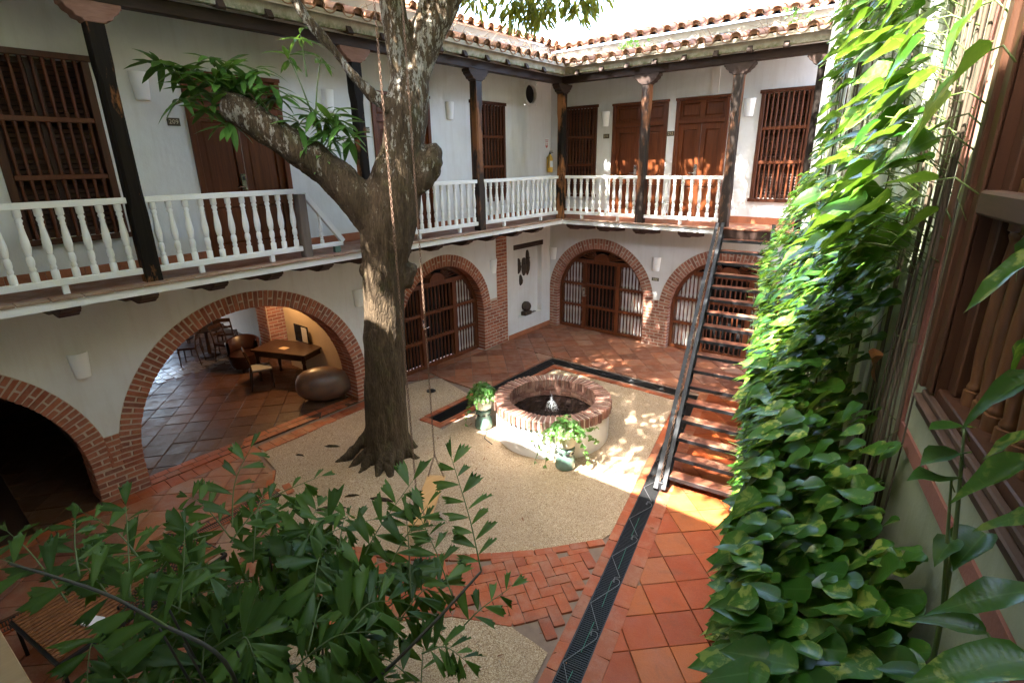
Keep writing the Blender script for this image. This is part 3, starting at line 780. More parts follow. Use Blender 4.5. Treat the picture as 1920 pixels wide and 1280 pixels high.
# ---- back wing, lower wall (plane y=0): arches R1, R2
R1 = (1.62, 1.02, 1.34); R2 = (5.01, 1.02, 1.34); TR = .29
rw = MB(); poly = [(-.46, 0)]
for A in (R1, R2): poly += arch_notch(A[0], A[1], A[2]+.03)
poly += [(8.2, 0), (8.2, 3.13), (-.46, 3.13)]
fprism(rw, FR, poly, -WT, 0); rw.build('lower_wall', 'plaster', back_wing)
mo = MB()
for A in (R1, R2): ring(mo, FR, A[0], A[1], A[2]+.017, A[2]+TR, -WT-.004, .003)
fbox(mo, FR, .004, .28-.017, 0, 1.02, -WT-.003, .0035); fbox(mo, FR, 2.96+.017, 3.67-.017, 0, 1.22, -WT-.003, .0035); fbox(mo, FR, 6.354, 6.7, 0, 1.02, -WT-.003, .0035)
mo.build('mortar', 'mortar', back_wing)
PR = Pieces(); PB = Pieces()
for A in (R1, R2):
    voussoirs(PR, FR, A[0], A[1], A[2], A[2]+TR, 0, pi, .23); voussoirs(PB, lambda a, h, o: FR(a, h, o-.235), A[0], A[1], A[2], A[2]+TR, 0, pi, .225)
for a0, a1, z1 in ((0.002, .28, 1.02), (2.96, 3.67, 1.02), (6.35, 6.7, 1.02)):
    courses(PR, FR, a0, a1, .005, z1, .23, .24); courses(PB, lambda a, h, o: FR(a, h, o-.235), a0, a1, .005, z1, .225, .13)
courses(PR, FR, 3.255, 3.375, 1.02, 1.22, .2, .2)
PR.items += PB.items
PR.flush('brick', back_wing, 'brick_face', 300, 'bricks')

# ---- arched lattice doors
def arched_door(F, wing, ca, cz, r, label, curtains=('L', 'R'), flip=1, setb=-.30):
    zt = 1.98; w = MB(); hw = .52
    ring(w, F, ca, cz, r-.075, r+.03, setb-.09, setb, 0, pi, 36)
    fbox(w, F, ca-r-.03, ca-r+.075, 0.02, cz, setb-.09, setb); fbox(w, F, ca+r-.075, ca+r+.03, .02, cz, setb-.09, setb)
    d = w.build('arched_door', 'arch_door_wood', wing); d['label'] = label
    xr = math.sqrt((r-.07)**2-(zt-cz)**2)
    def part(name, mat, *bx):
        m = MB()
        for b in bx: fbox(m, F, *b)
        return m.build(name, mat, d)
    part('transom_rail', 'arch_door_wood', (ca-xr, ca+xr, zt-.05, zt+.05, setb-.075, setb+.012))
    for px in (-hw, hw): part('door_post', 'arch_door_wood', (ca+px-.055, ca+px+.055, .02, zt-.051, setb-.075, setb+.016))
    part('bottom_rail', 'arch_door_wood', (ca-r+.076, ca-hw-.056, .02, .10, setb-.07, setb+.01), (ca+hw+.056, ca+r-.076, .02, .10, setb-.07, setb+.01), (ca-hw+.056, ca+hw-.056, .02, .10, setb-.07, setb+.01))
    lv = [.10, .70, 1.32, zt-.05]
    for z in lv[1:3]:
        for p, q in ((ca-r+.076, ca-hw-.056), (ca-hw+.056, ca+hw-.056), (ca+hw+.056, ca+r-.076)):
            part('cross_rail', 'arch_door_wood', (p, q, z-.035, z+.035, setb-.06, setb+.006))
    for k in range(3):
        z0 = lv[k]+(.036 if k else 0); z1 = lv[k+1]-(.036 if k < 2 else 0)
        for p, q, n in ((ca-r+.076, ca-hw-.056, 7), (ca-hw+.056, ca+hw-.056, 8), (ca+hw+.056, ca+r-.076, 7)):
            for i in range(n):
                a = p+(q-p)*(i+.5)/n; dx = abs(a-ca); top = min(z1, cz+math.sqrt(max(0, (r-.07)**2-dx*dx)))
                if top-z0 < .1: continue
                h = round(top-z0, 2)
                if (h, .024) not in WBAL: WBAL[(h, .024)] = bal_mesh(h, .024, 8, 1)
                link('baluster', WBAL[(h, .024)], d, 'frame_wood', Matrix.Translation(F(a, z0, setb-.03)))
    # fan light: half disc and turned rays
    m = MB(); n = 14; fprism(m, F, [(ca+.24*math.cos(pi*i/n), zt+.05+.19*math.sin(pi*i/n)) for i in range(n+1)], setb-.06, setb+.006); m.build('fan_boss', 'arch_door_wood', d)
    for i in range(1, 22):
        t = pi*i/22; ux, uz = math.cos(t), math.sin(t)
        # length to the arch
        L = .25
        while L < 1.6 and (ux*L)**2+(zt+.05+uz*L-cz)**2 < (r-.08)**2: L += .02
        if L < .33: continue
        m = MB(); p0 = F(ca+ux*.23, zt+.05+uz*.18, setb-.03); p1 = F(ca+ux*L, zt+.05+uz*L, setb-.03)
        v0, v1 = Vector(p0), Vector(p1)
        m.tube([v0, v0.lerp(v1, .15), v0.lerp(v1, .6), v1], [.012, .014, .022, .024], 6); m.build('fan_ray', 'frame_wood', d, True)
    for side in curtains:
        p, q = ((ca-r+.05, ca-hw) if side == 'L' else (ca+hw, ca+r-.05)); m = MB(); N = 36; top = []; bot = []
        for i in range(N+1):
            a = p+(q-p)*i/N; dx = abs(a-ca); zt2 = min(zt-.02, cz+math.sqrt(max(0.01, (r-.04)**2-dx*dx)))
            o = setb-.13+.022*math.sin(i*1.45)+.01*math.sin(i*.63+1); top.append(F(a, zt2, o)); bot.append(F(a, .06, o+.006*math.sin(i*2.1)))
        m.strip(bot, top); m.build('curtain', 'curtain', d, True)
    fbox(bk := MB(), F, ca-r-.05, ca+r+.05, 0, cz+r+.1, setb-.36, setb-.30); bk.build('backing', 'hollow_black', d)  # darkness behind the lattice put in as a black panel
    hs = ca-hw*flip
    m = MB(); fbox(m, F, hs-.035, hs+.035, .98, 1.24, setb+.0165, setb+.035); m.tube([F(hs, 1.03, setb+.03), F(hs, 1.03, setb+.08), F(hs+.13*flip, 1.03, setb+.08)], .011, 6); m.build('handle', 'chrome', d)
    m = MB(); fbox(m, F, hs-.02, hs+.02, 1.14, 1.20, setb+.0352, setb+.038); m.build('keypad', 'black_plastic', d)
    return d
arched_door(FR, back_wing, *R1, 'arched lattice door with white curtains either side, nearest the niche', flip=1, setb=-.13)
arched_door(FR, back_wing, *R2, 'arched lattice door seen through the steel stairs', flip=1, setb=-.13)
arched_door(FL, left_wing, *A3, 'arched lattice door behind the swing chains', curtains=('R',), flip=1, setb=-.22)

# ---- upper walls
uw = MB(); wins_L = [(-11.22, -10.11, 3.79, 5.87), (-3.15, -1.955, 3.79, 5.87)]; doors_L = [(-9.08, -7.62), (-5.84, -4.38)]
oval = (-.9, 6.22)
wall_with_holes(uw, FL, -16, -.0, ZF, 7.37, -.35, 0, [(p, q, r, s) for p, q, r, s in wins_L]+[(p, q, ZF, 5.87) for p, q in doors_L]+[(oval[0]-.27, oval[0]+.27, oval[1]-.27, oval[1]+.27)])
# square-to-oval infill around the vent
n = 28; sq = []; ov = []
for i in range(n):
    t = 2*pi*i/n; c, s_ = math.cos(t), math.sin(t); k = .27/max(abs(c), abs(s_)); sq.append((oval[0]+c*k, oval[1]+s_*k)); ov.append((oval[0]+.215*c, oval[1]+.215*s_))
uw.strip([FL(*p, -.001) for p in sq+sq[:1]], [FL(*p, -.001) for p in ov+ov[:1]]); uw.strip([FL(*p, -.001) for p in ov+ov[:1]], [FL(*p, -.3) for p in ov+ov[:1]])
uw.build('upper_wall', 'plaster', left_wing, fix=False)
m = MB()
for i in range(n+1):
    pass
rg = [(oval[0]+.225*math.cos(2*pi*i/n), oval[1]+.225*math.sin(2*pi*i/n)) for i in range(n+1)]; rg2 = [(oval[0]+.285*math.cos(2*pi*i/n), oval[1]+.285*math.sin(2*pi*i/n)) for i in range(n+1)]
m.strip([FL(*p, .022) for p in rg], [FL(*p, .016) for p in rg2]); m.strip([FL(*p, .016) for p in rg2], [FL(*p, -.01) for p in rg2]); m.strip([FL(*p, .022) for p in rg], [FL(*p, -.05) for p in rg])
vent = m.build('round_vent', 'plaster', left_wing, True, fix=False)
m = MB(); fbox(m, FL, oval[0]-.212, oval[0]+.212, oval[1]-.212, oval[1]+.212, -.10, -.06); m.build('vent_dark_panel', 'hollow_black', vent)  # black panel near the face imitates the vent's dark inside
ur = MB(); wins_R = [(.49, 1.42, 3.79, 5.87), (5.28, 6.29, 3.79, 5.86)]; doors_R = [(1.86, 3.28), (3.47, 4.66)]
wall_with_holes(ur, FR, -.35, 8.2, ZF, 7.24, -.35, 0, [w for w in wins_R]+[(p, q, ZF, 5.87) for p, q in doors_R])
ur.build('upper_wall', 'plaster', back_wing)
m = MB(); fbox(m, FR, 4.2, 4.38, 5.95, 6.5, -.01, .012); m.build('plaster_patch', 'plaster_lower', back_wing)
barred_window(FL, *wins_L[0], left_wing, label='barred window with louvred shutters at the far left of the gallery', ncol=9)
barred_window(FL, *wins_L[1], left_wing, label='barred window left of the round vent', ncol=9)
barred_window(FR, *wins_R[0], back_wing, label='barred window beside the gallery corner', ncol=8)
barred_window(FR, *wins_R[1], back_wing, label='barred window at the right end of the back gallery', ncol=9)
double_door(FL, -9.08, -7.62, left_wing, 'panelled door of room 209 behind the mango branch', -1)
double_door(FL, -5.84, -4.38, left_wing, 'panelled door behind the tree trunk', -1)
double_door(FR, 1.86, 3.28, back_wing, 'panelled door of room 211', -1)
double_door(FR, 3.47, 4.66, back_wing, 'panelled door of room 212', -1)
# skirting tiles upstairs
SKM = {}
def skirt(F, wing, spans):
    for p, q in spans:
        n = max(1, round((q-p)/.40)); st = (q-p)/n
        for i in range(n):
            m = MB(); fbox(m, F, p+i*st+.002, p+(i+1)*st-.002, ZF, ZF+.145, 0, .016+R.uniform(0, .003)); m.build('skirting_tile', 'skirting', wing)
skirt(FL, left_wing, [(-13.5, -9.11), (-7.59, -5.87), (-4.35, -.02)]); skirt(FR, back_wing, [(.02, 1.83), (3.31, 3.44), (4.69, 6.7)])

# ---- gallery slab, corbels, columns, beams, eaves
GL, GR_ = 1.2, 1.2
s = MB()
s.box(.0, GL, -16, -GR_, 3.13, 3.225); s.build('gallery_slab', 'white_paint', left_wing)
s = MB(); s.box(.0, 6.75, -GR_, 0, 3.13, 3.225); s.build('gallery_slab', 'white_paint', back_wing)
s = MB(); s.box(.0, GL-.12, -16, -GR_+.12, 3.2251, ZF); s.build('gallery_floor', 'floor_tile_worn', left_wing)
s = MB(); s.box(.0, 6.75, -GR_+.12, 0, 3.2251, ZF-.0002); s.build('gallery_floor', 'floor_tile_worn', back_wing)
def edge_tiles(F, wing, a0, a1):
    n = round((a1-a0)/.30); st = (a1-a0)/n
    for i in range(n):
        m = MB(); z = R.uniform(-.004, .004); fbox(m, F, a0+i*st+.004, a0+(i+1)*st-.004, 3.226, ZF+.006+z, 1.08, 1.235+R.uniform(-.008, .008)); m.build('edge_tile', 'edge_tile', wing, bevel=.006)
edge_tiles(FL, left_wing, -14, -1.24); edge_tiles(FR, back_wing, 1.24, 5.15)
m = MB(); fbox(m, FR, 5.16, 6.75, 3.05, 3.245, 1.201, 1.30); m.build('stair_head_beam', 'beam_wood', back_wing)
m = MB(); fbox(m, FR, 5.16, 6.75, 3.246, 3.27, 1.06, 1.32); m.build('stair_head_board', 'tread_wood', back_wing)
def corbel(F, wing, a, w=.2):
    m = MB(); pr = [(0, 3.13), (1.14, 3.13), (1.14, 3.075), (1.10, 3.065), (1.10, 3.045), (1.02, 3.015), (.98, 2.985), (.90, 2.975), (.62, 2.985), (.42, 2.93), (0, 2.90)]
    m.prism(pr, lambda u, v, wv: F(a+wv, v, u), -w/2, w/2); m.build('corbel', 'corbel_wood', wing, bevel=.008)
for k in range(15): corbel(FL, left_wing, -13.7+.835*k+(.03 if k % 2 else 0))
for x in (1.38, 2.24, 3.2, 4.28, 5.35, 6.3): corbel(FR, back_wing, x)

def column(F, wing, a, o, mat, cmat, label=None, cw=.56, turn=0):
    m = MB(); w = .085
    def ring_(z, ww, ch): return [(a-ww+ch, z, o-ww), (a+ww-ch, z, o-ww), (a+ww, z, o-ww+ch), (a+ww, z, o+ww-ch), (a+ww-ch, z, o+ww), (a-ww+ch, z, o+ww), (a-ww, z, o+ww-ch), (a-ww, z, o-ww+ch)]
    lev = [(ZF, .09, .006), (ZF+.85, .09, .006), (ZF+1.0, .088, .03), (5.55, .085, .03), (5.7, .088, .008), (6.14, .088, .006)]
    b = 0
    for i, (z, ww, ch) in enumerate(lev): m.v += [F(p, q, r) for p, q, r in [(u, v, t) for (u, v, t) in [(x[0], x[1], x[2]) for x in ring_(z, ww, ch)]]]
    for i in range(len(lev)-1):
        for k in range(8): m.f.append((i*8+k, i*8+(k+1) % 8, (i+1)*8+(k+1) % 8, (i+1)*8+k))
    m.f += [tuple(reversed(range(8))), tuple(range(40, 48))]
    c = m.build('column', mat, wing)
    if label: c['label'] = label
    m = MB(); h = cw/2
    pr = [(-.10, 6.125), (.10, 6.125), (.115, 6.15), (.17, 6.165), (.185, 6.20), (.24, 6.235), (.255, 6.27), (h, 6.28), (h, 6.33), (-h, 6.33), (-h, 6.28), (-.255, 6.27), (-.24, 6.235), (-.185, 6.20), (-.17, 6.165), (-.115, 6.15)]
    m.prism(pr, lambda u, v, wv: F(a+u, v, o+wv), -.10, .10); m.build('capital', cmat, c, bevel=.006)
    return c
column(FL, left_wing, -10.25, 1.0, 'column_wood', 'capital_pale', 'black painted column nearest the viewer on the left gallery')
column(FL, left_wing, -6.87, 1.0, 'column_wood', 'capital_pale'); column(FL, left_wing, -4.03, 1.0, 'column_wood_worn', 'capital_wood')
column(FL, left_wing, -1.06, 1.06, 'column_wood', 'capital_wood', 'corner column where the two galleries meet')
column(FR, back_wing, 3.22, 1.03, 'column_wood_worn', 'capital_wood'); column(FR, back_wing, 5.11, 1.03, 'column_wood_worn', 'capital_wood', 'worn column at the head of the stairs'); column(FR, back_wing, 6.55, 1.03, 'column_wood', 'capital_wood')
column(FL, left_wing, -13.6, 1.0, 'column_wood', 'capital_pale')
m = MB(); m.box(.93, 1.07, -16, -1.0, 6.331, 6.49); m.build('eaves_beam', 'beam_wood', left_wing, bevel=.01)
m = MB(); m.box(1.071, 6.9, -1.10, -.96, 6.331, 6.49); m.build('eaves_beam', 'beam_wood', back_wing, bevel=.01)
def rafters(F, wing, a0, a1, st):
    n = int((a1-a0)/st)
    for i in range(n+1):
        a = a0+i*st
        m = MB(); m.prism([(0, 6.93), (0, 6.83), (1.12, 6.50), (1.30, 6.44), (1.33, 6.465), (1.30, 6.52), (1.24, 6.60)], lambda u, v, wv: F(a+wv, v, u), -.045, .045); m.build('rafter', 'capital_wood', wing)
rafters(FL, left_wing, -13.9, -1.6, .62); rafters(FR, back_wing, 1.6, 6.4, .62)
# ================================================================== ROOFS
def clay_tile(name, r0, r1, L, up=True, th=.015, n=8, seed=0):
    rr = random.Random(seed); v = []; f = []
    for x, r in ((0, r0), (L*.5, (r0+r1)/2), (L, r1)):
        for rad in (r, r-th):
            for k in range(n+1):
                a = pi*k/n; y = rad*math.cos(a)+rr.uniform(-.002, .002); z = rad*.92*math.sin(a)+rr.uniform(-.002, .002)
                v.append((x, y, z if up else -z))
    m = n+1
    for s in range(2):
        o = s*2*m
        for k in range(n):
            f.append((o+k, o+k+1, o+2*m+k+1, o+2*m+k)); f.append((o+m+k, o+3*m+k, o+3*m+k+1, o+m+k+1))
        for k in (0, n): f.append((o+k, o+2*m+k, o+3*m+k, o+m+k))
    for k in range(n): f.append((k, m+k, m+k+1, k+1)); f.append((4*m+k, 4*m+k+1, 5*m+k+1, 5*m+k))
    if up:
        b = len(v); v += [(.035, p[1], p[2]) for p in v[m:2*m]]; f.append(tuple(range(b, b+m)))
    me = bpy.data.meshes.new(name); me.from_pydata(v, [], f)
    bm = bmesh.new(); bm.from_mesh(me); bmesh.ops.recalc_face_normals(bm, faces=bm.faces); bm.to_mesh(me); bm.free()
    me.polygons.foreach_set('use_smooth', [True]*len(me.polygons)); me.set_sharp_from_angle(angle=.9); me.update(); return me
COV = [clay_tile('roof_tile', .098, .084, .44, True, seed=k) for k in range(4)]
PAN = [clay_tile('roof_tile', .112, .098, .44, False, seed=9+k) for k in range(4)]
def tile_run(P, F, a, o_start, o_end, z_at, slope, pitch_len=.36, first_where=True):
    """one column of covers or pans climbing from o_start (eave) to o_end"""
    up = (Vector(F(0, math.sin(slope), -math.cos(slope)))-Vector(F(0, 0, 0))); ac = (Vector(F(1, 0, 0))-Vector(F(0, 0, 0))); nz = up.cross(ac)
    if nz.z < 0: nz = -nz; ac = -ac
    n = max(1, math.ceil((o_start-o_end)/math.cos(slope)/pitch_len))
    for mset, da, dz in ((COV, 0, .055), (PAN, .16, .085)):
        for k in range(n):
            o = o_start-k*pitch_len*math.cos(slope)+R.uniform(-.012, .012)+(.02 if mset is PAN else 0)
            z = z_at(o)+dz+k*.004
            yaw_ = R.uniform(-.03, .03); u2 = (up*math.cos(yaw_)+ac*math.sin(yaw_)); a2 = (ac*math.cos(yaw_)-up*math.sin(yaw_))
            c = Vector(F(a+da, z, o))
            mx = Matrix(((u2.x, a2.x, nz.x, c.x), (u2.y, a2.y, nz.y, c.y), (u2.z, a2.z, nz.z, c.z), (0, 0, 0, 1)))
            P.add(R.choice(mset), mx, c+Vector((0, 0, 0 if k == 0 else 40)) if first_where else c)
EV = 1.37
for F, wing, sl, a_list, dirn, ztop, nm in ((FL, left_wing, .28, [-1.52-.32*k for k in range(-6, 39)], 1, 7.37, 'L'), (FR, back_wing, .185, [1.55+.32*k for k in range(-6, 17)], -1, 7.24, 'R')):
    z_at = lambda o, sl=sl: 6.665+(EV-o)*sl
    P = Pieces()
    for a in a_list:
        e = min(EV, abs(a)-.02) if abs(a) < EV+.05 else EV
        if (a > 0 and nm == 'L') or (a < 0 and nm == 'R') or e < .3: continue
        tile_run(P, F, a, e, .03, z_at, math.atan(sl))
    # coping row on the parapet
    for a in [x for x in a_list]:
        tile_run(P, F, a, .10, -.25, lambda o, zt=ztop: zt+.02+(.10-o)*.30, .29)
    a0, a1 = (-16, -1.36) if nm == 'L' else (1.36, 6.72)
    rf = MB()
    if nm == 'L': ply = [(0.0, -16), (EV-.02, -16), (EV-.02, -EV+.02), (0.0, 0.0)]
    else: ply = [(0.0, 0.0), (EV-.02, -EV+.02), (6.75, -EV+.02), (6.75, 0.0)]
    oo = (lambda x, y: x) if nm == 'L' else (lambda x, y: -y)
    b = [(x, y, z_at(oo(x, y))-.04) for x, y in ply]; t = [(x, y, z_at(oo(x, y))+.03) for x, y in ply]
    rf.add(b+t, [(3, 2, 1, 0), (4, 5, 6, 7), (0, 1, 5, 4), (1, 2, 6, 5), (2, 3, 7, 6), (3, 0, 4, 7)])
    roof = rf.build('roof', 'mortar', wing)
    so = MB(); so.add([(x, y, z_at(oo(x, y))-.06) for x, y in ply], [(0, 1, 2, 3)]); so.build('soffit', 'soffit_cane', roof)
    P.flush('roof_tile', roof, 'roof_clay', 300, 'roof_tiles')
    pb_ = MB(); fbox(pb_, F, a0 if nm == 'L' else .02, -.02 if nm == 'L' else 6.72, 6.9, ztop-.004, .0006, .008); pb_.build('parapet_face', 'plaster_grey', wing)
    up = MB()
    if nm == 'L': up.add([(.08, -16, ztop+.02), (.08, .5, ztop+.02), (-3.5, .5, ztop+1.05), (-3.5, -16, ztop+1.05)], [(0, 1, 2, 3)])
    else: up.add([(-.5, -.08, ztop+.02), (8.2, -.08, ztop+.02), (8.2, 3.5, ztop+1.05), (-.5, 3.5, ztop+1.05)], [(0, 1, 2, 3)])
    up.build('main_roof', 'roof_clay', wing, fix=False)
    co = MB(); pr = [(1.16, 6.497), (1.255, 6.497), (1.262, 6.55), (1.285, 6.60), (1.325, 6.645), (1.355, 6.66), (1.355, 6.695), (1.16, 6.695)]
    if nm == 'L':
        n = len(pr); co.v = [(o, -16, z) for o, z in pr]+[(o, -o, z) for o, z in pr]
    else:
        n = len(pr); co.v = [(o, -o, z) for o, z in pr]+[(6.72, -o, z) for o, z in pr]
    co.f = [tuple(reversed(range(n))), tuple(range(n, 2*n))]+[(i, (i+1) % n, n+(i+1) % n, n+i) for i in range(n)]
    co.build('cornice', 'cornice', roof, 35)
# pipes and cables lying along the lower roof
def loose_line(name, label, cat, pts, r, mat):
    m = MB(); P = []
    for i in range(len(pts)-1):
        a, b = Vector(pts[i]), Vector(pts[i+1]); n = max(2, int((b-a).length/.35))
        for k in range(n):
            q = a.lerp(b, k/n); P.append(q+Vector((0, R.uniform(-.02, .02), R.uniform(-.012, .012))))
    P.append(Vector(pts[-1])); m.tube(P, r, 6); return setp(m.build(name, mat, None, True), label, cat)
loose_line('roof_pipe', 'pale pipe lying along the back roof tiles', 'pipe', [(1.0, -.32, 6.99), (3.4, -.38, 6.98), (6.6, -.35, 6.99)], .022, 'pipe_grey')
loose_line('roof_cable', 'black cable lying along the back roof above the tiles', 'cable', [(.6, -.1, 7.03), (3.4, -.12, 7.04), (6.6, -.1, 7.06)], .016, 'cable_black')
loose_line('roof_cable', 'thin cable lying along the left roof behind the trunk', 'cable', [(.3, -9, 7.10), (.28, -5, 7.10), (.3, -.9, 7.10)], .014, 'cable_black')
tw = MB()
for k in range(170):
    if k < 110: x = R.uniform(.15, 1.0); y = R.uniform(-6.2, -.4); sl = .28; o = x
    else: x = R.uniform(1, 6.4); y = R.uniform(-1.0, -.15); o = -y; sl = .185
    z = 6.665+(EV-o)*sl+R.uniform(.12, .2); d = Vector((R.uniform(-1, 1), R.uniform(-1, 1), R.uniform(-.1, .55))).normalized()*R.uniform(.12, .42)
    p = Vector((x, y, z)); tw.tube([p, p+d*.5+Vector((0, 0, .02)), p+d], [.006, .005, .002], 4)
o = tw.build('dry_twigs', 'twig', None); o['kind'] = 'stuff'; o['label'] = 'dry twigs and litter lying on the lower roof tiles'
tl = MB(); tl.add([(1.20, -1.28, 6.63), (1.20, -1.34, 6.63), (1.20, -1.34, 6.90), (1.20, -1.28, 6.90)], [(0, 1, 2, 3)])
# broken pan tile hanging in the valley
v = MB(); me = clay_tile('valley_tile', .13, .11, .5, False, seed=3)
up = Vector((-1, 1, .42)).normalized(); ac = Vector((1, 1, 0)).normalized(); nz = up.cross(ac); nz = nz if nz.z > 0 else -nz
c = Vector((EV+.06, -EV-.06, 6.80)); link('valley_tile', me, left_wing, 'roof_clay', Matrix(((up.x, ac.x, nz.x, c.x), (up.y, ac.y, nz.y, c.y), (up.z, ac.z, nz.z, c.z), (0, 0, 0, 1))))

# ---- inside the arcade behind the arches (left wing, ground floor)
fl = MB(); fl.add([(x, y, -.03) for x, y in ((-9, -16), (-.05, -16), (-.05, -6), (-9, -6))], [(0, 1, 2, 3)])
arc = structure('arcade_floor', fl, 'dark_wood', 'worn tiled floor of the arcade behind the wide brick arch')
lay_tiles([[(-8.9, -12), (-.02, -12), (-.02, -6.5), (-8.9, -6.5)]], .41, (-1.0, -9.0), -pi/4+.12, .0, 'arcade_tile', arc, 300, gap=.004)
BP = Pieces()
border((-.02, -11.2), (-.02, -6.7), .15, .2, .004); border((-.18, -10.7), (-.18, -6.8), .15, .2, .004)
BP.flush('threshold_brick', arc, 'path_brick', 80)
BP = Pieces()
for k in range(12):
    for j in range(3):
        c = Vector((-5.25+.27*j+(.135 if k % 2 else 0)+R.uniform(-.01, .01), -9.5+.19*k, -.006)); BP.add(R.choice(bricks), basis(c, (1, 0, 0), (0, 1, 0), (0, 0, 1), .258, .18, .03), c)
BP.flush('strip_brick', arc, 'arcade_pale', 60)
st = MB()
fbox(st, FL, -6.54, -6.40, 0, 2.95, -3.1, -WT-.01); st.build('arcade_side_wall', 'plaster_warm', left_wing)
st = MB(); st.box(-9, -.465, -16, -6, 2.95, 3.12); st.build('arcade_ceiling', 'beam_wood', left_wing)
for k in range(10):
    m = MB(); m.box(-9, -.47, -13.5+.72*k, -13.36+.72*k, 2.80, 2.949); m.build('ceiling_joist', 'beam_wood', left_wing)
m = MB(); m.box(-4.5, -3.95, -6.55, -6.05, 0, 2.95); m.build('brick_pier', 'mortar', left_wing)
P = Pieces(); courses(P, lambda a, h, o: (a, -6.55-o, h), -4.49, -3.96, .01, 2.9, .1, .24, .085); courses(P, lambda a, h, o: (-3.95+o, a, h), -6.54, -6.1, .01, 2.9, .1, .24, .085); P.flush('pier_brick', left_wing, 'brick_face', 200)
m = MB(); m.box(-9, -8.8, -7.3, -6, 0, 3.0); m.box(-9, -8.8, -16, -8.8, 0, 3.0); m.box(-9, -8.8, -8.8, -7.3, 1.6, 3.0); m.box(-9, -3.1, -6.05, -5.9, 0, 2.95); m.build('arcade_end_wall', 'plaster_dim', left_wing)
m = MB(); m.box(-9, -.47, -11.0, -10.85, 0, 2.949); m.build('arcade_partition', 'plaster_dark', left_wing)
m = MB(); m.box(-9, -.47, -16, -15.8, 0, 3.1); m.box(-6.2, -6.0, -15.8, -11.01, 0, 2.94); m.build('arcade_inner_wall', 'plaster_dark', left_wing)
# back of the block
m = MB(); m.box(-6, -.36, .0, .3, 0, 7.2); m.build('corner_wall', 'plaster', left_wing)

# ---- right-hand wing: wall along the vines
vw = MB(); fbox(vw, FW, -3, .0, 0, 8.2, -.5, -.02)
wallholes = [(8.86, 10.75, 3.66, 5.92)]
vw = MB(); wall_with_holes(vw, FW, .0, 14, 0, 8.6, -.5, 0, [(p-.035, q+.035, r-.075, s_+.075) for p, q, r, s_ in wallholes])
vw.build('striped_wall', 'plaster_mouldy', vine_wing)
m = MB(); fbox(m, FW, -.02, .16, 0, 8.6, .001, .10); fbox(m, FW, .20, .28, 0, 8.6, .001, .06); fbox(m, FW, .34, .46, 0, 8.6, .001, .085); m.build('corner_pilaster', 'plaster', vine_wing, bevel=.015)
m = MB(); fbox(m, FW, .162, .198, 0, 8.6, .001, .03); fbox(m, FW, .282, .338, 0, 8.6, .001, .03); m.build('pilaster_groove', 'plaster_pink', vine_wing)
for p, q, r, s_ in wallholes:
    m = MB(); g = .30; b = .085   # painted pink surround
    for a0, a1, h0, h1 in ((p-g-b, p-g, r-g, s_+g), (q+g, q+g+b, r-g, s_+g), (p-g-b, q+g+b, r-g-b, r-g-.0005), (p-g-b, q+g+b, s_+g+.0005, s_+g+b)): fbox(m, FW, a0, a1, h0, h1, .0005, .012)
    m.build('painted_band', 'plaster_pink', vine_wing)
    m = MB(); fbox(m, FW, p-.075, p-.001, r-.03, s_+.05, .0005, .016); fbox(m, FW, p-.14, p-.08, r-.03, s_+.05, .0005, .034); fbox(m, FW, p-.19, p-.145, r-.03, s_+.05, .0005, .016); m.build('window_moulding', 'near_wood', vine_wing, bevel=.006)
for a in (3.6, 4.05, 5.2, 5.9, 7.05, 7.4, 1.0, 1.9):
    m = MB(); fbox(m, FW, a, a+.14, 0, 8.6, .001, .055); fbox(m, FW, a+.2, a+.24, 0, 8.6, .001, .03); m.build('pilaster', 'plaster' if a in (1.0, 7.4, 3.6) else 'plaster_mouldy', vine_wing, bevel=.012)
for i, (p, q, r, s_) in enumerate(wallholes):
    wn = barred_window(FW, p, q, r, s_, vine_wing, rails=(4.43, 5.19), ncol=15 if i == 0 else 11, depth=-.06, shutters=None, r=.038, label='barred window at the right edge of the view' if i == 0 else None)
    m = MB(); fbox(m, FW, p-.12, q+.12, r-.085, r-.0715, -.009, .045); fbox(m, FW, p-.10, q+.10, r-.13, r-.0855, .0006, .03); fbox(m, FW, p-.09, q+.09, r-.0705, r-.04, -.009, .02); m.build('sill', 'sill_wood', wn, bevel=.006)
    m = MB(); fbox(m, FW, p-.0345, p-.0005, r-.0745, s_+.0745, -.195, -.002); m.build('jamb', 'near_wood', wn); m = MB(); fbox(m, FW, q+.0005, q+.0345, r-.0745, s_+.0745, -.195, -.002); m.build('jamb', 'near_wood', wn)
    m = MB(); fbox(m, FW, p+.02, q-.02, 4.385, 4.475, -.048, .025); m.build('broad_rail', 'sill_wood', wn, bevel=.01)
# ---- near wing (behind the viewer): wall and its eave
m = MB(); m.box(-5, 12.4, -13.8, -13.4, 0, 8.0); m.build('wall', 'plaster', front_wing)
m = MB(); m.add([(-5, -11.55, 7.42), (10.5, -11.55, 7.42), (10.5, -15.5, 9.0), (-5, -15.5, 9.0), (-5, -11.55, 7.52), (10.5, -11.55, 7.52), (10.5, -15.5, 9.1), (-5, -15.5, 9.1)], [(3, 2, 1, 0), (4, 5, 6, 7), (0, 1, 5, 4), (1, 2, 6, 5), (2, 3, 7, 6), (3, 0, 4, 7)])
m.build('roof', 'roof_clay', front_wing)
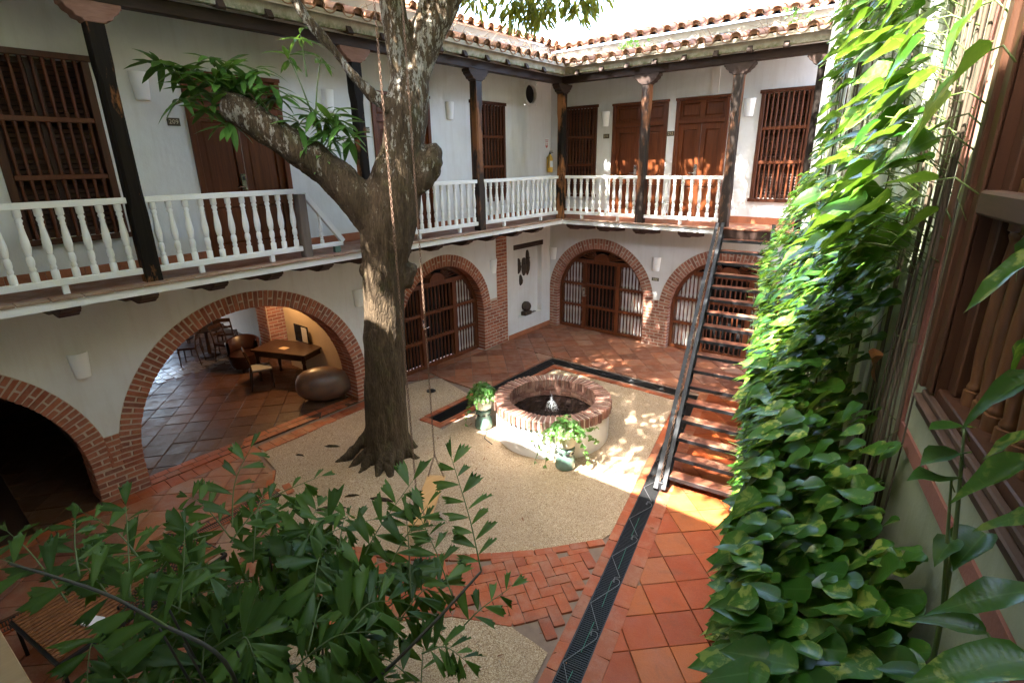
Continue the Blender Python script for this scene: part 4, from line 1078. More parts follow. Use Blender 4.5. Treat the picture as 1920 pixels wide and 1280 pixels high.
# ================================================================== THE MANGO TREE
tree = thing('mango_tree', 'big mango tree with a thick dark trunk growing out of the gravel', 'tree', (2.25, -7.8, 0))
def smooth_path(pts, k=5):
    out = []
    n = len(pts)
    for i in range(n-1):
        p0 = np.array(pts[max(i-1, 0)]); p1 = np.array(pts[i]); p2 = np.array(pts[i+1]); p3 = np.array(pts[min(i+2, n-1)])
        for j in range(k):
            t = j/k; out.append(.5*((2*p1)+(-p0+p2)*t+(2*p0-5*p1+4*p2-p3)*t*t+(-p0+3*p1-3*p2+p3)*t**3))
    out.append(np.array(pts[-1])); return [tuple(q) for q in out]
tr = MB()
def limb(pts, n=14, wob=.06):
    P = smooth_path(pts); q = []; 
    for i, p in enumerate(P):
        w = wob*p[3]; q.append((p[0]+w*noise.noise((p[2]*1.5, p[0], 1)), p[1]+w*noise.noise((p[2]*1.5, p[1], 7)), p[2]))
    tr.tube(q, [max(.006, p[3]*(1+.08*noise.noise((p[2]*2, p[0]*2, 3)))) for p in P], n)
limb([(2.20, -7.84, -.15, .43), (2.20, -7.83, .05, .40), (2.21, -7.82, .45, .345), (2.24, -7.77, 1.3, .322), (2.28, -7.71, 2.3, .312), (2.33, -7.65, 3.1, .325), (2.39, -7.56, 3.7, .39), (2.45, -7.48, 4.1, .40), (2.51, -7.4, 4.5, .35), (2.57, -7.31, 4.9, .30), (2.63, -7.22, 5.4, .285), (2.66, -7.17, 5.8, .25)], 20)
limb([(2.62, -7.24, 5.3, .17), (2.61, -7.25, 5.76, .18), (2.59, -7.28, 6.27, .177), (2.57, -7.31, 6.7, .172), (2.5, -7.4, 7.4, .15), (2.3, -7.7, 8.4, .11), (2.0, -8.2, 9.3, .07)])
limb([(2.66, -7.17, 5.3, .18), (2.71, -7.11, 5.76, .195), (2.83, -6.93, 6.22, .195), (2.99, -6.7, 6.68, .185), (3.25, -6.4, 7.3, .165), (3.7, -6.6, 8.2, .13), (4.3, -7.4, 9.1, .09), (4.9, -8.2, 9.8, .05)])
limb([(2.68, -7.14, 5.6, .10), (2.70, -7.12, 5.96, .108), (2.75, -7.04, 6.34, .10), (2.83, -6.93, 6.8, .095), (3.1, -7.2, 7.8, .08), (3.4, -8.2, 8.8, .06)])
limb([(2.40, -7.55, 3.7, .33), (2.24, -7.77, 3.97, .285), (2.09, -7.98, 4.30, .247), (1.91, -8.24, 4.61, .226), (1.73, -8.49, 4.85, .214), (1.56, -8.74, 5.08, .21), (1.42, -8.94, 5.26, .20), (1.32, -9.08, 5.36, .175), (1.28, -9.13, 5.39, .10)], 16, .12)
limb([(2.60, -7.4, 5.25, .12), (2.52, -7.60, 5.42, .085), (2.47, -7.68, 5.47, .076), (2.34, -7.88, 5.72, .069), (2.21, -8.07, 6.05, .061), (2.12, -8.21, 6.23, .055), (2.03, -8.34, 6.45, .05), (1.9, -8.5, 6.9, .04), (1.7, -9.0, 7.8, .02)], 10)
for c, r in (((2.83, -7.10, 4.62), .20), ((2.76, -7.2, 4.42), .23), ((2.86, -7.03, 4.75), .15), ((2.84, -7.07, 4.50), .14), ((2.22, -7.80, 3.12), .17), ((2.52, -7.45, 2.98), .17), ((2.56, -7.38, 3.08), .14), ((2.70, -7.55, 3.9), .12), ((2.42, -7.75, 4.05), .14), ((2.55, -7.5, 5.35), .12)):
    b = bmesh.new(); bmesh.ops.create_icosphere(b, subdivisions=2, radius=r)
    tr.add([tuple(Vector(v.co)+Vector(c)+Vector(v.co).normalized()*r*.35*noise.noise(Vector(v.co)*9+Vector(c))) for v in b.verts], [tuple(v.index for v in f.verts) for f in b.faces]) if b.verts.index_update() is None else None; b.free()
# buttress roots; directions in the ground plane
for ang_, L, r, zz in ((-.95, .62, .13, .55), (-.62, .66, .14, .6), (-.15, .45, .13, .5), (-1.5, .60, .12, .5), (-2.3, .85, .13, .6), (3.0, .7, .12, .5), (2.2, .6, .12, .45), (1.2, .6, .12, .5), (.5, .55, .12, .45), (-1.95, .65, .09, .4)):
    d = (math.cos(ang_), math.sin(ang_)); P = []
    for k in range(7):
        t = k/6; rad = .16+.82*L*t; z = zz*(1-t)**1.8-.035*t
        P.append((2.2+d[0]*rad+.04*math.sin(3*t+ang_), -7.83+d[1]*rad+.04*math.cos(4*t), z, r*.85*(1-.6*t)))
    limb(P, 10, .1)
tmp = tr.mesh('trunk_raw'); tmpo = bpy.data.objects.new('trunk_raw', tmp); COL.objects.link(tmpo)
md = tmpo.modifiers.new('r', 'REMESH'); md.mode = 'VOXEL'; md.voxel_size = .022
ms = tmpo.modifiers.new('s', 'SMOOTH'); ms.factor = .5; ms.iterations = 6
dg = bpy.context.evaluated_depsgraph_get(); dg.update()
trunk_me = bpy.data.meshes.new_from_object(tmpo.evaluated_get(dg)); bpy.data.objects.remove(tmpo)
trunk_me.name = 'trunk'
nv = len(trunk_me.vertices); co = np.empty(nv*3, 'f'); no = np.empty(nv*3, 'f')
trunk_me.vertices.foreach_get('co', co); trunk_me.vertices.foreach_get('normal', no); co = co.reshape(-1, 3); no = no.reshape(-1, 3)
disp = np.empty(nv, 'f')
for i in range(nv):
    x, y, z = co[i]; base = max(0., 1-z/1.3)
    a = noise.noise((x*9, y*9, z*1.1)); b = noise.noise((x*26, y*26, z*5)); c = noise.noise((x*3.2, y*3.2, z*2.2))
    disp[i] = .021*a+.010*b+.022*c+.03*base*noise.noise((x*5, y*5, z*.8))
co += no*disp[:, None]; trunk_me.vertices.foreach_set('co', co.ravel())
trunk_me.polygons.foreach_set('use_smooth', [True]*len(trunk_me.polygons)); trunk_me.update()
trunk = link('trunk', trunk_me, tree, 'bark')
rt = MB()
for p, q, r in (((2.95, -8.75, .0), (3.28, -8.60, .0), .035), ((2.6, -8.95, -.01), (2.75, -8.80, -.005), .02), ((2.55, -9.4, -.01), (2.85, -9.1, 0), .035), ((1.05, -8.3, -.015), (1.3, -8.15, -.0), .03), ((.9, -8.75, -.02), (1.08, -8.7, -.005), .02)):
    p, q = Vector(p), Vector(q); rt.tube([p, p.lerp(q, .3)+Vector((0, 0, .012)), p.lerp(q, .7)+Vector((.01, .01, .012)), q], [r*.3, r, r*.8, r*.2], 7)
rt.build('surface_root', 'bark', tree, True)

# ---- leaves
def leaf_mesh(name, shape, fold=.18, droop=.25, wave=0.0, seed=0, cols=2):
    """shape: list of (t, halfwidth); base at origin, tip along +Y, upper side +Z"""
    rr = random.Random(seed); v = []; uv = []; f = []
    fr = [-1, 0, 1] if cols == 2 else [-1, -.5, 0, .5, 1]
    m = len(fr)
    for t, w in shape:
        for q in fr:
            x = q*w; z = fold*abs(x)*(1-.3*t)-droop*t*t+wave*math.sin(t*9+q*2+seed)*abs(q)*w*2
            v.append((x, t-(.10*abs(q)*(1-t)**4 if shape[0][1] > .1 else 0), z)); uv.append((.5+.5*q, t))
    for i in range(len(shape)-1):
        for k in range(m-1): f.append((i*m+k, i*m+k+1, (i+1)*m+k+1, (i+1)*m+k))
    return v, f, uv
def to_mesh(name, L, mat):
    v, f, uv = L; me = bpy.data.meshes.new(name); me.from_pydata(v, [], f); ul = me.uv_layers.new(name='UVMap')
    for l in me.loops: ul.data[l.index].uv = uv[l.vertex_index]
    me.polygons.foreach_set('use_smooth', [True]*len(f)); me.materials.append(M[mat]); me.update(); return me
def leaf_matrix(p, d, nrm, s, sx=1.0):
    d = Vector(d).normalized(); nrm = Vector(nrm); x = d.cross(nrm)
    x = x.normalized() if x.length > 1e-4 else d.orthogonal().normalized(); z = x.cross(d)
    return Matrix(((x.x*s*sx, d.x*s, z.x*s, p[0]), (x.y*s*sx, d.y*s, z.y*s, p[1]), (x.z*s*sx, d.z*s, z.z*s, p[2]), (0, 0, 0, 1)))
def leaf_mass(name, items, mat, parent=None, kind='stuff'):
    """items: list of (L, matrix) -> one mesh, fast"""
    V, F_, U = [], [], []; off = 0; lv = {}
    allv = []; loops = []; sizes = []; uvs = []
    for L, mx in items:
        key = id(L)
        if key not in lv:
            a = np.array(L[0], 'f'); lv[key] = (a, L[1], np.array([L[2][i] for fc in L[1] for i in fc], 'f'), np.array([i for fc in L[1] for i in fc], 'i'), [len(fc) for fc in L[1]])
        a, fc, uvl, idx, sz = lv[key]; m = np.array(mx, 'f')
        allv.append(a @ m[:3, :3].T + m[:3, 3]); loops.append(idx+off); sizes.append(sz); uvs.append(uvl); off += len(a)
    me = bpy.data.meshes.new(name); v = np.concatenate(allv); lp = np.concatenate(loops); sz = np.concatenate([np.array(s, 'i') for s in sizes])
    me.vertices.add(len(v)); me.vertices.foreach_set('co', v.ravel()); me.loops.add(len(lp)); me.loops.foreach_set('vertex_index', lp)
    me.polygons.add(len(sz)); st = np.concatenate([[0], np.cumsum(sz)[:-1]]); me.polygons.foreach_set('loop_start', st.astype('i')); me.polygons.foreach_set('loop_total', sz.astype('i'))
    ul = me.uv_layers.new(name='UVMap'); ul.data.foreach_set('uv', np.concatenate(uvs).ravel())
    me.polygons.foreach_set('use_smooth', [True]*len(sz)); me.update(calc_edges=True)
    o = link(name, me, parent, mat)
    if kind: o['kind'] = kind
    return o
LANCE = [(0, .012), (.08, .045), (.3, .105), (.55, .115), (.8, .07), (1, .004)]
ML = [leaf_mesh('leaf', LANCE, .35, d, .05, k) for k, d in enumerate((.12, .28, .45, .2))]
MLM = [to_mesh('leaf', L, 'mango_leaf') for L in ML]
def rnd_dir(): 
    while True:
        v = Vector((R.uniform(-1, 1), R.uniform(-1, 1), R.uniform(-1, 1)))
        if .05 < v.length < 1: return v.normalized()
ROS = [(1.04, -9.48, 5.72), (.94, -9.63, 5.82), (1.17, -9.3, 5.73), (1.28, -9.14, 5.88), (1.36, -9.03, 5.8), (1.45, -8.9, 5.65), (1.55, -8.76, 5.75), (1.62, -8.65, 5.56), (1.13, -9.35, 5.58), (1.04, -9.48, 5.39),
       (1.28, -9.13, 5.62), (1.38, -8.99, 5.56), (1.5, -8.85, 5.46), (1.67, -8.59, 5.44), (1.79, -8.41, 5.15), (1.92, -8.23, 5.25), (2.03, -8.07, 5.19), (2.12, -7.94, 5.12), (2.15, -7.9, 4.94), (1.98, -8.14, 5.02), (1.88, -8.3, 4.95),
       (1.95, -8.2, 4.80), (1.21, -9.23, 5.3), (1.31, -9.1, 5.12), (1.89, -8.27, 6.16), (2.0, -8.11, 5.89), (1.80, -8.43, 5.91), (2.05, -8.0, 5.3)]
tocam = lambda p: (CAM-Vector(p)).normalized()
sp = MB(); leaves = []
for i, c in enumerate(ROS):
    c = Vector(c); ax = Vector((R.uniform(-.5, .5), R.uniform(-.5, .5), 1)).normalized()
    if i < 24 or i == 27:
        # root the shoot on the nearest point of the limb
        lp = min([Vector(p[:3]) for p in [(2.09, -7.98, 4.42), (1.91, -8.24, 4.75), (1.73, -8.49, 5.0), (1.56, -8.74, 5.22), (1.42, -8.94, 5.40), (1.32, -9.08, 5.48)]], key=lambda q: (q-c).length)
    else: lp = Vector((1.92, -8.24, 5.15)) if c.z < 6.0 else Vector((1.9, -8.27, 5.7))
    mid = lp.lerp(c, .5)+Vector((0, 0, .06)); sp.tube([lp, mid, c+ax*.02], [.014, .009, .006], 5)
    nl = R.randint(9, 13) if i < 24 else 7
    for k in range(nl):
        a = 2*pi*k/nl*1.0+R.uniform(-.35, .35); el = R.uniform(-.55, .45)
        u = ax.orthogonal().normalized(); w = ax.cross(u); d = (u*math.cos(a)+w*math.sin(a))*math.cos(el)+ax*math.sin(el)
        leaves.append((c+ax*R.uniform(-.05, .05), d, ax+d*.3, R.uniform(.27, .43)*(1 if i < 24 else .8)))
sp.build('shoot', 'palm_rib', tree)
leaves.sort(key=lambda t: (t[0]-CAM).length)
for p, d, nn, s_ in leaves[:300]: link('leaf', R.choice(MLM), tree, None, leaf_matrix(p, d, nn, s_, 1.05))
# crown: clumps of leaves high over the courtyard, thin towards the right
CL = [leaf_mesh('leaf', [(0, .01), (.35, .13), (.7, .11), (1, .004)], .3, .3, 0, k) for k in range(3)]
items = []
RC = random.Random(5)
def clump(c, n, rad, size=(.2, .32), flat=.6):
    for _ in range(n):
        v = rnd_dir(); p = Vector(c)+Vector((v.x*rad, v.y*rad, v.z*rad*flat))*R.uniform(.2, 1)**.5
        d = Vector((v.x, v.y, -.7+R.uniform(-.4, .3))); items.append((R.choice(CL), leaf_matrix(p, d, Vector((0, 0, 1))+rnd_dir()*.7, R.uniform(*size), 1.0)))
cl = []
for k in range(2300):
    z = RC.uniform(7.7, 10.6); y = RC.uniform(-13.2, -1.2); x = RC.uniform(-1.5, 7.9)
    if y+z*.70 < -5.42 or (z < 8.6 and y > -6.2) or (z < 9.1 and y > -3.6): continue
    u = y+z*.70   # where the sun through here meets the ground (y)
    gx = x+z*.119
    dens = .95 if gx < 3.5 else (1.0 if gx < 5.2 else (.8 if gx < 6.6 else .5))
    if gx < 1.7: dens = .12
    if RC.random() > dens: continue
    cl.append((x, y, z))
cl = cl[:760]
for c in cl: clump(c, 46, RC.uniform(.38, .62))
# the bough that hangs into the picture over the back roof
for c, n, r in (((2.60, -5.70, 7.0), 60, .30), ((2.95, -5.45, 6.95), 80, .33), ((3.22, -5.25, 6.92), 90, .36), ((3.38, -5.12, 6.72), 60, .26), ((3.50, -5.05, 6.93), 90, .36), ((3.75, -4.84, 6.95), 80, .34), ((3.98, -4.63, 6.95), 80, .32), ((3.1, -5.3, 6.72), 50, .24), ((3.85, -4.75, 6.75), 45, .22), ((2.3, -5.9, 7.1), 50, .3), ((3.4, -5.1, 7.3), 80, .4), ((3.9, -4.7, 7.3), 70, .36)):
    clump(c, n, r, (.13, .22), .7)
leaf_mass('crown', items, 'mango_crown', tree)
bgh = MB()
for P_ in ([(3.1, -6.5, 7.2), (3.1, -5.9, 7.3), (3.3, -5.3, 7.15), (3.9, -4.7, 7.1)], [(3.3, -5.4, 7.2), (2.8, -5.5, 7.05), (2.4, -5.8, 7.05)]): bgh.tube(P_, [.03, .022, .015, .006][:len(P_)], 6)
for c in cl[:90]:
    a = Vector(c); b_ = Vector((a.x*.6+1.2, a.y*.6-2.9, a.z-.9)); bgh.tube([b_, a.lerp(b_, .4)+Vector((0, 0, .1)), a], [.03, .02, .006], 5)
bgh.build('boughs', 'bark', tree)
# ---- swing
def chain_mesh():
    m = MB(); n = 8; 
    P = []
    for i in range(n):
        a = 2*pi*i/n; P.append(Vector((.0105*math.cos(a), 0, .021*math.sin(a))))
    b = 0
    for i in range(n):
        p = P[i]; rad = p.normalized()
        for k in range(4):
            t = pi/2*k; m.v.append(tuple(p+rad*.0042*math.cos(t)+Vector((0, .0042*math.sin(t), 0))))
    for i in range(n):
        for k in range(4): m.f.append((i*4+k, i*4+(k+1) % 4, ((i+1) % n)*4+(k+1) % 4, ((i+1) % n)*4+k))
    return m.v, m.f
swing = thing('swing', 'wooden swing seat hanging on two rusty chains beside the trunk', 'swing', (4.2, -8.7, .5))
e1 = Vector((3.91, -8.31, .5)); e2 = Vector((4.47, -9.12, .5)); sd = (e2-e1).normalized(); sx = Vector((-sd.y, sd.x, 0))
m = MB(); m.obox((e1+e2)/2, sd*((e2-e1).length/2+.04), sx*.13, (0, 0, .016)); m.build('seat', 'swing_wood', swing, bevel=.006)
cv, cf = chain_mesh()
for e in (e1, e2):
    m = MB(); z = .86; k = 0
    while z < 8.4:
        c = Vector((e.x, e.y, z)); a = k*pi/2+.3; ca, sa = math.cos(a), math.sin(a)
        m.add([(c.x+v[0]*ca-v[1]*sa, c.y+v[0]*sa+v[1]*ca, c.z+v[2]) for v in cv], cf); z += .0335; k += 1
    for s_ in (-1, 1):
        a0 = Vector((e.x, e.y, .86)); b0 = e+sx*.11*s_+Vector((0, 0, .017)); n = 11
        for i in range(n):
            c = a0.lerp(b0, (i+.5)/n); aa = i*pi/2; ca, sa = math.cos(aa), math.sin(aa)
            m.add([(c.x+v[0]*ca-v[1]*sa, c.y+v[0]*sa+v[1]*ca, c.z+v[2]*.9) for v in cv], cf)
    m.build('chain', 'rust_chain', swing, True)
m = MB(); m.tube([(3.1, -7.3, 8.3), (4.0, -8.4, 8.42), (4.7, -9.4, 8.45)], [.09, .07, .04], 8); m.build('bough', 'bark', tree)
# ================================================================== FOUNTAIN
FC = (3.88, -5.46)
fo = thing('fountain', 'round white well fountain with a red brick rim and a small jet', 'fountain', (*FC, 0))
m = MB(); m.lathe([(.985, -.03), (1.0, .02), (1.0, .30), (.985, .53), (.82, .53), (.82, .05)], FC+(0,), 56, cap=False); m.build('basin', 'plaster', fo, 40)
m = MB(); m.lathe([(.800, .05), (.800, .655), (.785, .668), (1.005, .668), (1.008, .52), (.98, .521)], FC+(0,), 56, cap=False); m.build('rim_mortar', 'mortar', fo, 40)
NB = 66
for i in range(NB):
    t = 2*pi*i/NB; rad = (math.cos(t), math.sin(t), 0); tan = (-math.sin(t), math.cos(t), 0); rl = .275+R.uniform(-.010, .010)
    c = (FC[0]+rad[0]*(.757+rl/2), FC[1]+rad[1]*(.757+rl/2), .60+R.uniform(-.008, .008))
    link('rim_brick', R.choice(bricks), fo, 'rim_brick', basis(c, rad, tan, (0, 0, 1), rl, 2*pi*.88/NB-.024, .17))
P = Pieces()
for k in range(6):
    for i in range(24):
        t = 2*pi*(i+(k % 2)*.5)/24; rad = (math.cos(t), math.sin(t), 0); tan = (-math.sin(t), math.cos(t), 0)
        P.add(R.choice(bricks), basis((FC[0]+rad[0]*.785, FC[1]+rad[1]*.785, .08+.083*k), tan, (0, 0, 1), rad, 2*pi*.76/24-.012, .07, .05), (*FC, 0))
P.flush('lining_brick', fo, 'rim_brick', 0, 'lining_bricks')
m = MB(); m.lathe([(.001, .36), (.785, .36)], FC+(0,), 48, cap=False); m.build('water', 'water', fo, fix=False)
m = MB()
for i in range(-6, 7):
    o = i*.115; h = math.sqrt(.77**2-o*o)
    a = .35
    for (dx, dy) in ((math.cos(a), math.sin(a)), (-math.sin(a), math.cos(a))):
        p = Vector((FC[0]-dy*o-dx*h, FC[1]+dx*o-dy*h, .354)); q = Vector((FC[0]-dy*o+dx*h, FC[1]+dx*o+dy*h, .354)); m.bar(p, q, .008, .012)
m.build('safety_grid', 'steel_black', fo)
m = MB(); jc = Vector((FC[0]-.03, FC[1]+.02, 0)); RJ = random.Random(3)
m.tube([jc+Vector((0, 0, .4)), jc+Vector((.0, 0, .5)), jc+Vector((.004, 0, .62)), jc+Vector((0, .003, .72))], [.011, .009, .007, .002], 7)
for k in range(150):
    a = RJ.uniform(0, 2*pi); t = RJ.random(); rr_ = .015+.13*t*RJ.uniform(.4, 1); z = .41+.30*(1-t)*RJ.uniform(.3, 1)
    r = RJ.uniform(.002, .006); c = jc+Vector((math.cos(a)*rr_, math.sin(a)*rr_, z))
    m.add([c+Vector((r, 0, 0)), c+Vector((-r, 0, 0)), c+Vector((0, r, 0)), c+Vector((0, -r, 0)), c+Vector((0, 0, r*2)), c+Vector((0, 0, -r*2))], [(0, 2, 4), (2, 1, 4), (1, 3, 4), (3, 0, 4), (2, 0, 5), (1, 2, 5), (3, 1, 5), (0, 3, 5)])
for k in range(9):
    a = 2*pi*k/9; m.tube([jc+Vector((0, 0, .50)), jc+Vector((math.cos(a)*.04, math.sin(a)*.04, .57)), jc+Vector((math.cos(a)*.08, math.sin(a)*.08, .52)), jc+Vector((math.cos(a)*.11, math.sin(a)*.11, .41))], [.003, .003, .0025, .002], 5)
m.build('water_jet', 'water_jet', fo, True)
m = MB(); m.tube([(2.95+.0, -5.95, .004), (2.92, -6.15, .006), (3.1, -6.42, .008), (3.35, -6.5, .008)], .007, 5); setp(m.build('hose', 'cable_black', None, True), 'thin dark cable curving round the shaded foot of the fountain', 'cable')

# ---- ceramic stools with potted plants
HEART = [(0, .20), (.08, .36), (.25, .45), (.5, .38), (.78, .19), (1, .0)]
PLF = [leaf_mesh('leaf', HEART, .25, d, .1, k) for k, d in enumerate((.15, .35, .55))]
def potted(x, y, lab_s, lab_p, n, spread, seed, trail):
    rr = random.Random(seed)
    st = thing('ceramic_stool', lab_s, 'stool', (x, y, 0), 'green ceramic stools by the fountain')
    m = MB(); m.lathe([(.155, .0), (.165, .03), (.150, .16), (.125, .22), (.122, .25), (.145, .30), (.150, .335), (.140, .345), (.001, .345)], (x, y, 0), 28); m.build('stool_body', 'green_glaze', st, 50)
    m = MB(); 
    for k in range(8):
        a = 2*pi*k/8; m.obox((x+.131*math.cos(a), y+.131*math.sin(a), .285), (.010*math.cos(a), .010*math.sin(a), 0), (-.028*math.sin(a), .028*math.cos(a), 0), (0, 0, .022))
    m.build('stool_opening', 'hollow_black', st)
    po = thing('potted_ivy', lab_p, 'potted plant', (x, y, .345), 'potted trailing plants by the fountain')
    z0 = .3455
    m = MB(); m.lathe([(.085, z0), (.15, z0+.05), (.172, z0+.14), (.165, z0+.225), (.172, z0+.24), (.155, z0+.24), (.150, z0+.20), (.001, z0+.20)], (x, y, 0), 28); m.build('pot', 'white_pot', po, 50)
    lv = []; stm = MB()
    for k in range(n):
        a = rr.uniform(0, 2*pi); t = rr.random(); r_ = spread*rr.random()**.6; z = z0+.27+.27*(1-(r_/spread)**2)*rr.uniform(.4, 1)-(.15*rr.random() if r_ > .8*spread and rr.random() < .15 else 0)
        p = Vector((x+r_*math.cos(a), y+r_*math.sin(a), z)); d = Vector((math.cos(a), math.sin(a), rr.uniform(-.8, .2))); lv.append((p, d, Vector((math.cos(a)*.6, math.sin(a)*.6, 1))+rnd_dir()*.5, rr.uniform(.05, .085)))
    for (a, L, dz, nn) in trail:
        P = [Vector((x+.15*math.cos(a), y+.15*math.sin(a), z0+.24))]
        for k in range(nn):
            t = (k+1)/nn; P.append(Vector((x+(.15+L*t)*math.cos(a+.25*t), y+(.15+L*t)*math.sin(a+.25*t), max(.02, z0+.27-dz*t*t))))
        stm.tube(P, .004, 4)
        for p in P:
            for q in range(2):
                d = rnd_dir(); d.z = -abs(d.z)*.7; lv.append((p+rnd_dir()*.02, d, Vector((math.cos(a), math.sin(a), .8))+rnd_dir()*.5, rr.uniform(.05, .08)))
    stm.v and stm.build('stem', 'vine_petiole', po)
    lv.sort(key=lambda t: (t[0]-CAM).length)
    PM = [to_mesh('leaf', L, 'pot_leaf') for L in PLF]
    for p, d, nn, s in lv[:150]: link('leaf', rr.choice(PM), po, None, leaf_matrix(p, d, nn, s))
    if lv[150:]: leaf_mass('foliage', [(rr.choice(PLF), leaf_matrix(p, d, nn, s)) for p, d, nn, s in lv[150:]], 'pot_leaf', po)
potted(2.78, -6.08, 'green ceramic stool left of the fountain in the shade', 'bushy trailing plant in a cream pot left of the fountain', 300, .26, 4, [(.35, .2, .45, 6), (-2.3, .2, .5, 7), (.9, .25, .4, 6), (2.5, .2, .3, 5), (3.3, .2, .4, 6)])
potted(4.72, -6.30, 'green ceramic stool in front of the fountain at the edge of the sun', 'leggy trailing plant in a white pot in front of the fountain', 190, .26, 9, [(3.3, .42, .25, 8), (3.0, .30, .40, 8), (3.7, .35, .5, 8), (.3, .35, .15, 7), (.1, .22, .5, 8), (-2.6, .18, .6, 8), (1.2, .3, .2, 6), (.8, .4, .05, 7)])
m = MB(); m.lathe([(.10, .0), (.10, .012), (.02, .014), (.015, .03), (.001, .03)], (.79, -5.55, -.012), 18); setp(m.build('metal_lid', 'grate_black', None, 40), 'small round metal cover lying in the gravel by the lattice door', 'drain cover')

# ================================================================== STEEL STAIRS
S0 = Vector((6.22, -5.98, 0)); S1 = Vector((5.16, -1.27, 3.26)); WX = Vector((1.0, .10, 0)).normalized(); SW = 1.0
stair = thing('steel_stairs', 'black steel staircase with wooden treads rising to the upper gallery', 'stairs', tuple(S0))
run = (S1-S0); fl_ = Vector((run.x, run.y, 0)).normalized(); sl_ = run.normalized(); up_ = WX.cross(sl_).normalized(); up_ = up_ if up_.z > 0 else -up_
for sgn, off in ((0, 0), (1, SW)):
    a = S0+WX*off; b = S1+WX*off; c = (a+b)/2+up_*.02
    m = MB(); ext = .04
    m.obox(c, sl_*(run.length/2+ext), WX*.006, up_*.095)
    for k in (-1, 1): m.obox(c+up_*.0955*k+WX*(.028 if sgn == 0 else -.028), sl_*(run.length/2+ext), WX*.033, up_*.006)
    m.build('stringer', 'steel_black', stair, bevel=.003)
    m = MB(); q = a-WX*(.03 if sgn == 0 else -.03); m.obox(q+Vector((0, 0, .07)), WX*.035, fl_*.05, (0, 0, .075)); m.build('foot', 'steel_black', stair, bevel=.004)
# outer flat bar that runs beside the near stringer, tied with short pegs
m = MB(); o_ = -WX*.085+up_*.10; m.obox((S0+S1)/2+o_, sl_*(run.length/2+.05), WX*.034, up_*.008)
m.obox((S0+S1)/2+o_-WX*.03-up_*.06, sl_*(run.length/2+.05), WX*.005, up_*.06); m.build('side_bar', 'steel_black', stair, bevel=.003)
NTR = 17
for i in range(NTR):
    t = (i+.75)/(NTR+.5); c = S0+run*t+WX*SW/2; c.z = 3.25*(i+1)/(NTR+1)
    m = MB(); m.obox(c+fl_*.02+Vector((0, 0, -.014)), WX*(SW/2-.065), fl_*.088, (0, 0, .016)); tr_ = m.build('tread', 'tread_wood', stair, bevel=.004)
    m = MB(); m.obox(c-fl_*.090+Vector((0, 0, -.022)), WX*(SW/2-.008), fl_*.004, (0, 0, .026)); m.obox(c-fl_*.075+Vector((0, 0, -.036)), WX*(SW/2-.008), fl_*.012, (0, 0, .004))
    m.obox(c+fl_*.112+Vector((0, 0, -.025)), WX*(SW/2-.008), fl_*.004, (0, 0, .022)); m.build('tread_angle', 'steel_black', stair)
    if i % 2 == 0:
        m = MB()
        for s_ in (-1, 1): m.obox(c+WX*s_*(SW/2-.036)+Vector((0, 0, -.028)), WX*.026, fl_*.11, (0, 0, .005))
        m.build('bracket', 'steel_black', stair)
m = MB(); k = 0; L = run.length; z = .1
while z < L-.1:
    c = S0+sl_*z-WX*.036+up_*(.118+.006*math.sin(z*7)); a = k*pi/2+.4; q1, q2 = (WX, up_) if k % 2 else (up_, WX)
    m.add([c+sl_*v[2]*1.5+q1*v[0]*1.5+q2*v[1]*1.5 for v in cv], cf); z += .052; k += 1
m.build('chain', 'rust_chain', stair, True)

# ================================================================== BALUSTRADES
BAL = bal_mesh(.78, .042, 12, 0)
def balustrade(F, a0, a1, o, n, label):
    c = F((a0+a1)/2, ZF, o); t = thing('balustrade', label, 'balustrade', c, 'white turned balustrades of the upper gallery')
    m = MB(); fbox(m, F, a0, a1, 4.21, 4.28, o-.045, o+.045); m.build('top_rail', 'white_paint', t, bevel=.006)
    m = MB(); fbox(m, F, a0, a1, 3.355, 3.43, o-.038, o+.038); m.build('bottom_rail', 'white_paint', t, bevel=.006)
    nf = max(1, round((a1-a0)/1.3))
    for k in range(nf):
        a = a0+(a1-a0)*(k+.5)/nf; m = MB(); fbox(m, F, a-.03, a+.03, ZF+.006, 3.3549, o-.028, o+.028); m.build('foot_block', 'white_paint', t)
    for k in range(n): link('baluster', BAL, t, 'white_paint', Matrix.Translation(F(a0+(a1-a0)*(k+.5)/n+R.uniform(-.008, .008), 3.43, o)) @ Matrix.Rotation(R.uniform(0, 6), 4, 'Z') @ Matrix.Rotation(R.uniform(0, .012), 4, 'X'))
    return t
balustrade(FL, -13.5, -10.345, 1.0, 17, 'white balustrade at the far left beyond the black column')
t = balustrade(FL, -10.155, -8.16, 1.0, 11, 'white balustrade between the black column and the grey post left of the tree')
balustrade(FL, -6.30, -4.12, 1.0, 12, 'white balustrade just right of the tree trunk')
balustrade(FL, -3.94, -1.15, 1.0, 15, 'white balustrade left of the gallery corner')
balustrade(FR, 1.155, 3.13, 1.0, 11, 'white balustrade right of the gallery corner in front of door 211')
balustrade(FR, 3.31, 5.02, 1.0, 9, 'white balustrade ending at the head of the steel stairs')
m = MB(); m.box(.93, 1.07, -8.155, -8.02, ZF-.02, 4.20); setp(m.build('wooden_post', 'post_grey', None, bevel=.012), 'weathered square post ending the balustrade left of the tree', 'post')
ra = thing('sloping_rail', 'short sloping white rail with one baluster beside the tree', 'rail', (1, -7.7, ZF))
m = MB(); m.bar((1.0, -8.015, 4.19), (1.0, -7.42, 3.42), .07, .075); m.build('top_rail', 'white_paint', ra, bevel=.005)
m = MB(); m.box(.96, 1.04, -8.015, -7.44, 3.355, 3.42); m.build('bottom_rail', 'white_paint', ra, bevel=.005)
m = MB(); m.lathe(turned(.48, .035, 12), (1.0, -7.80, 3.42), 12); m.build('baluster', 'white_paint', ra, 50)
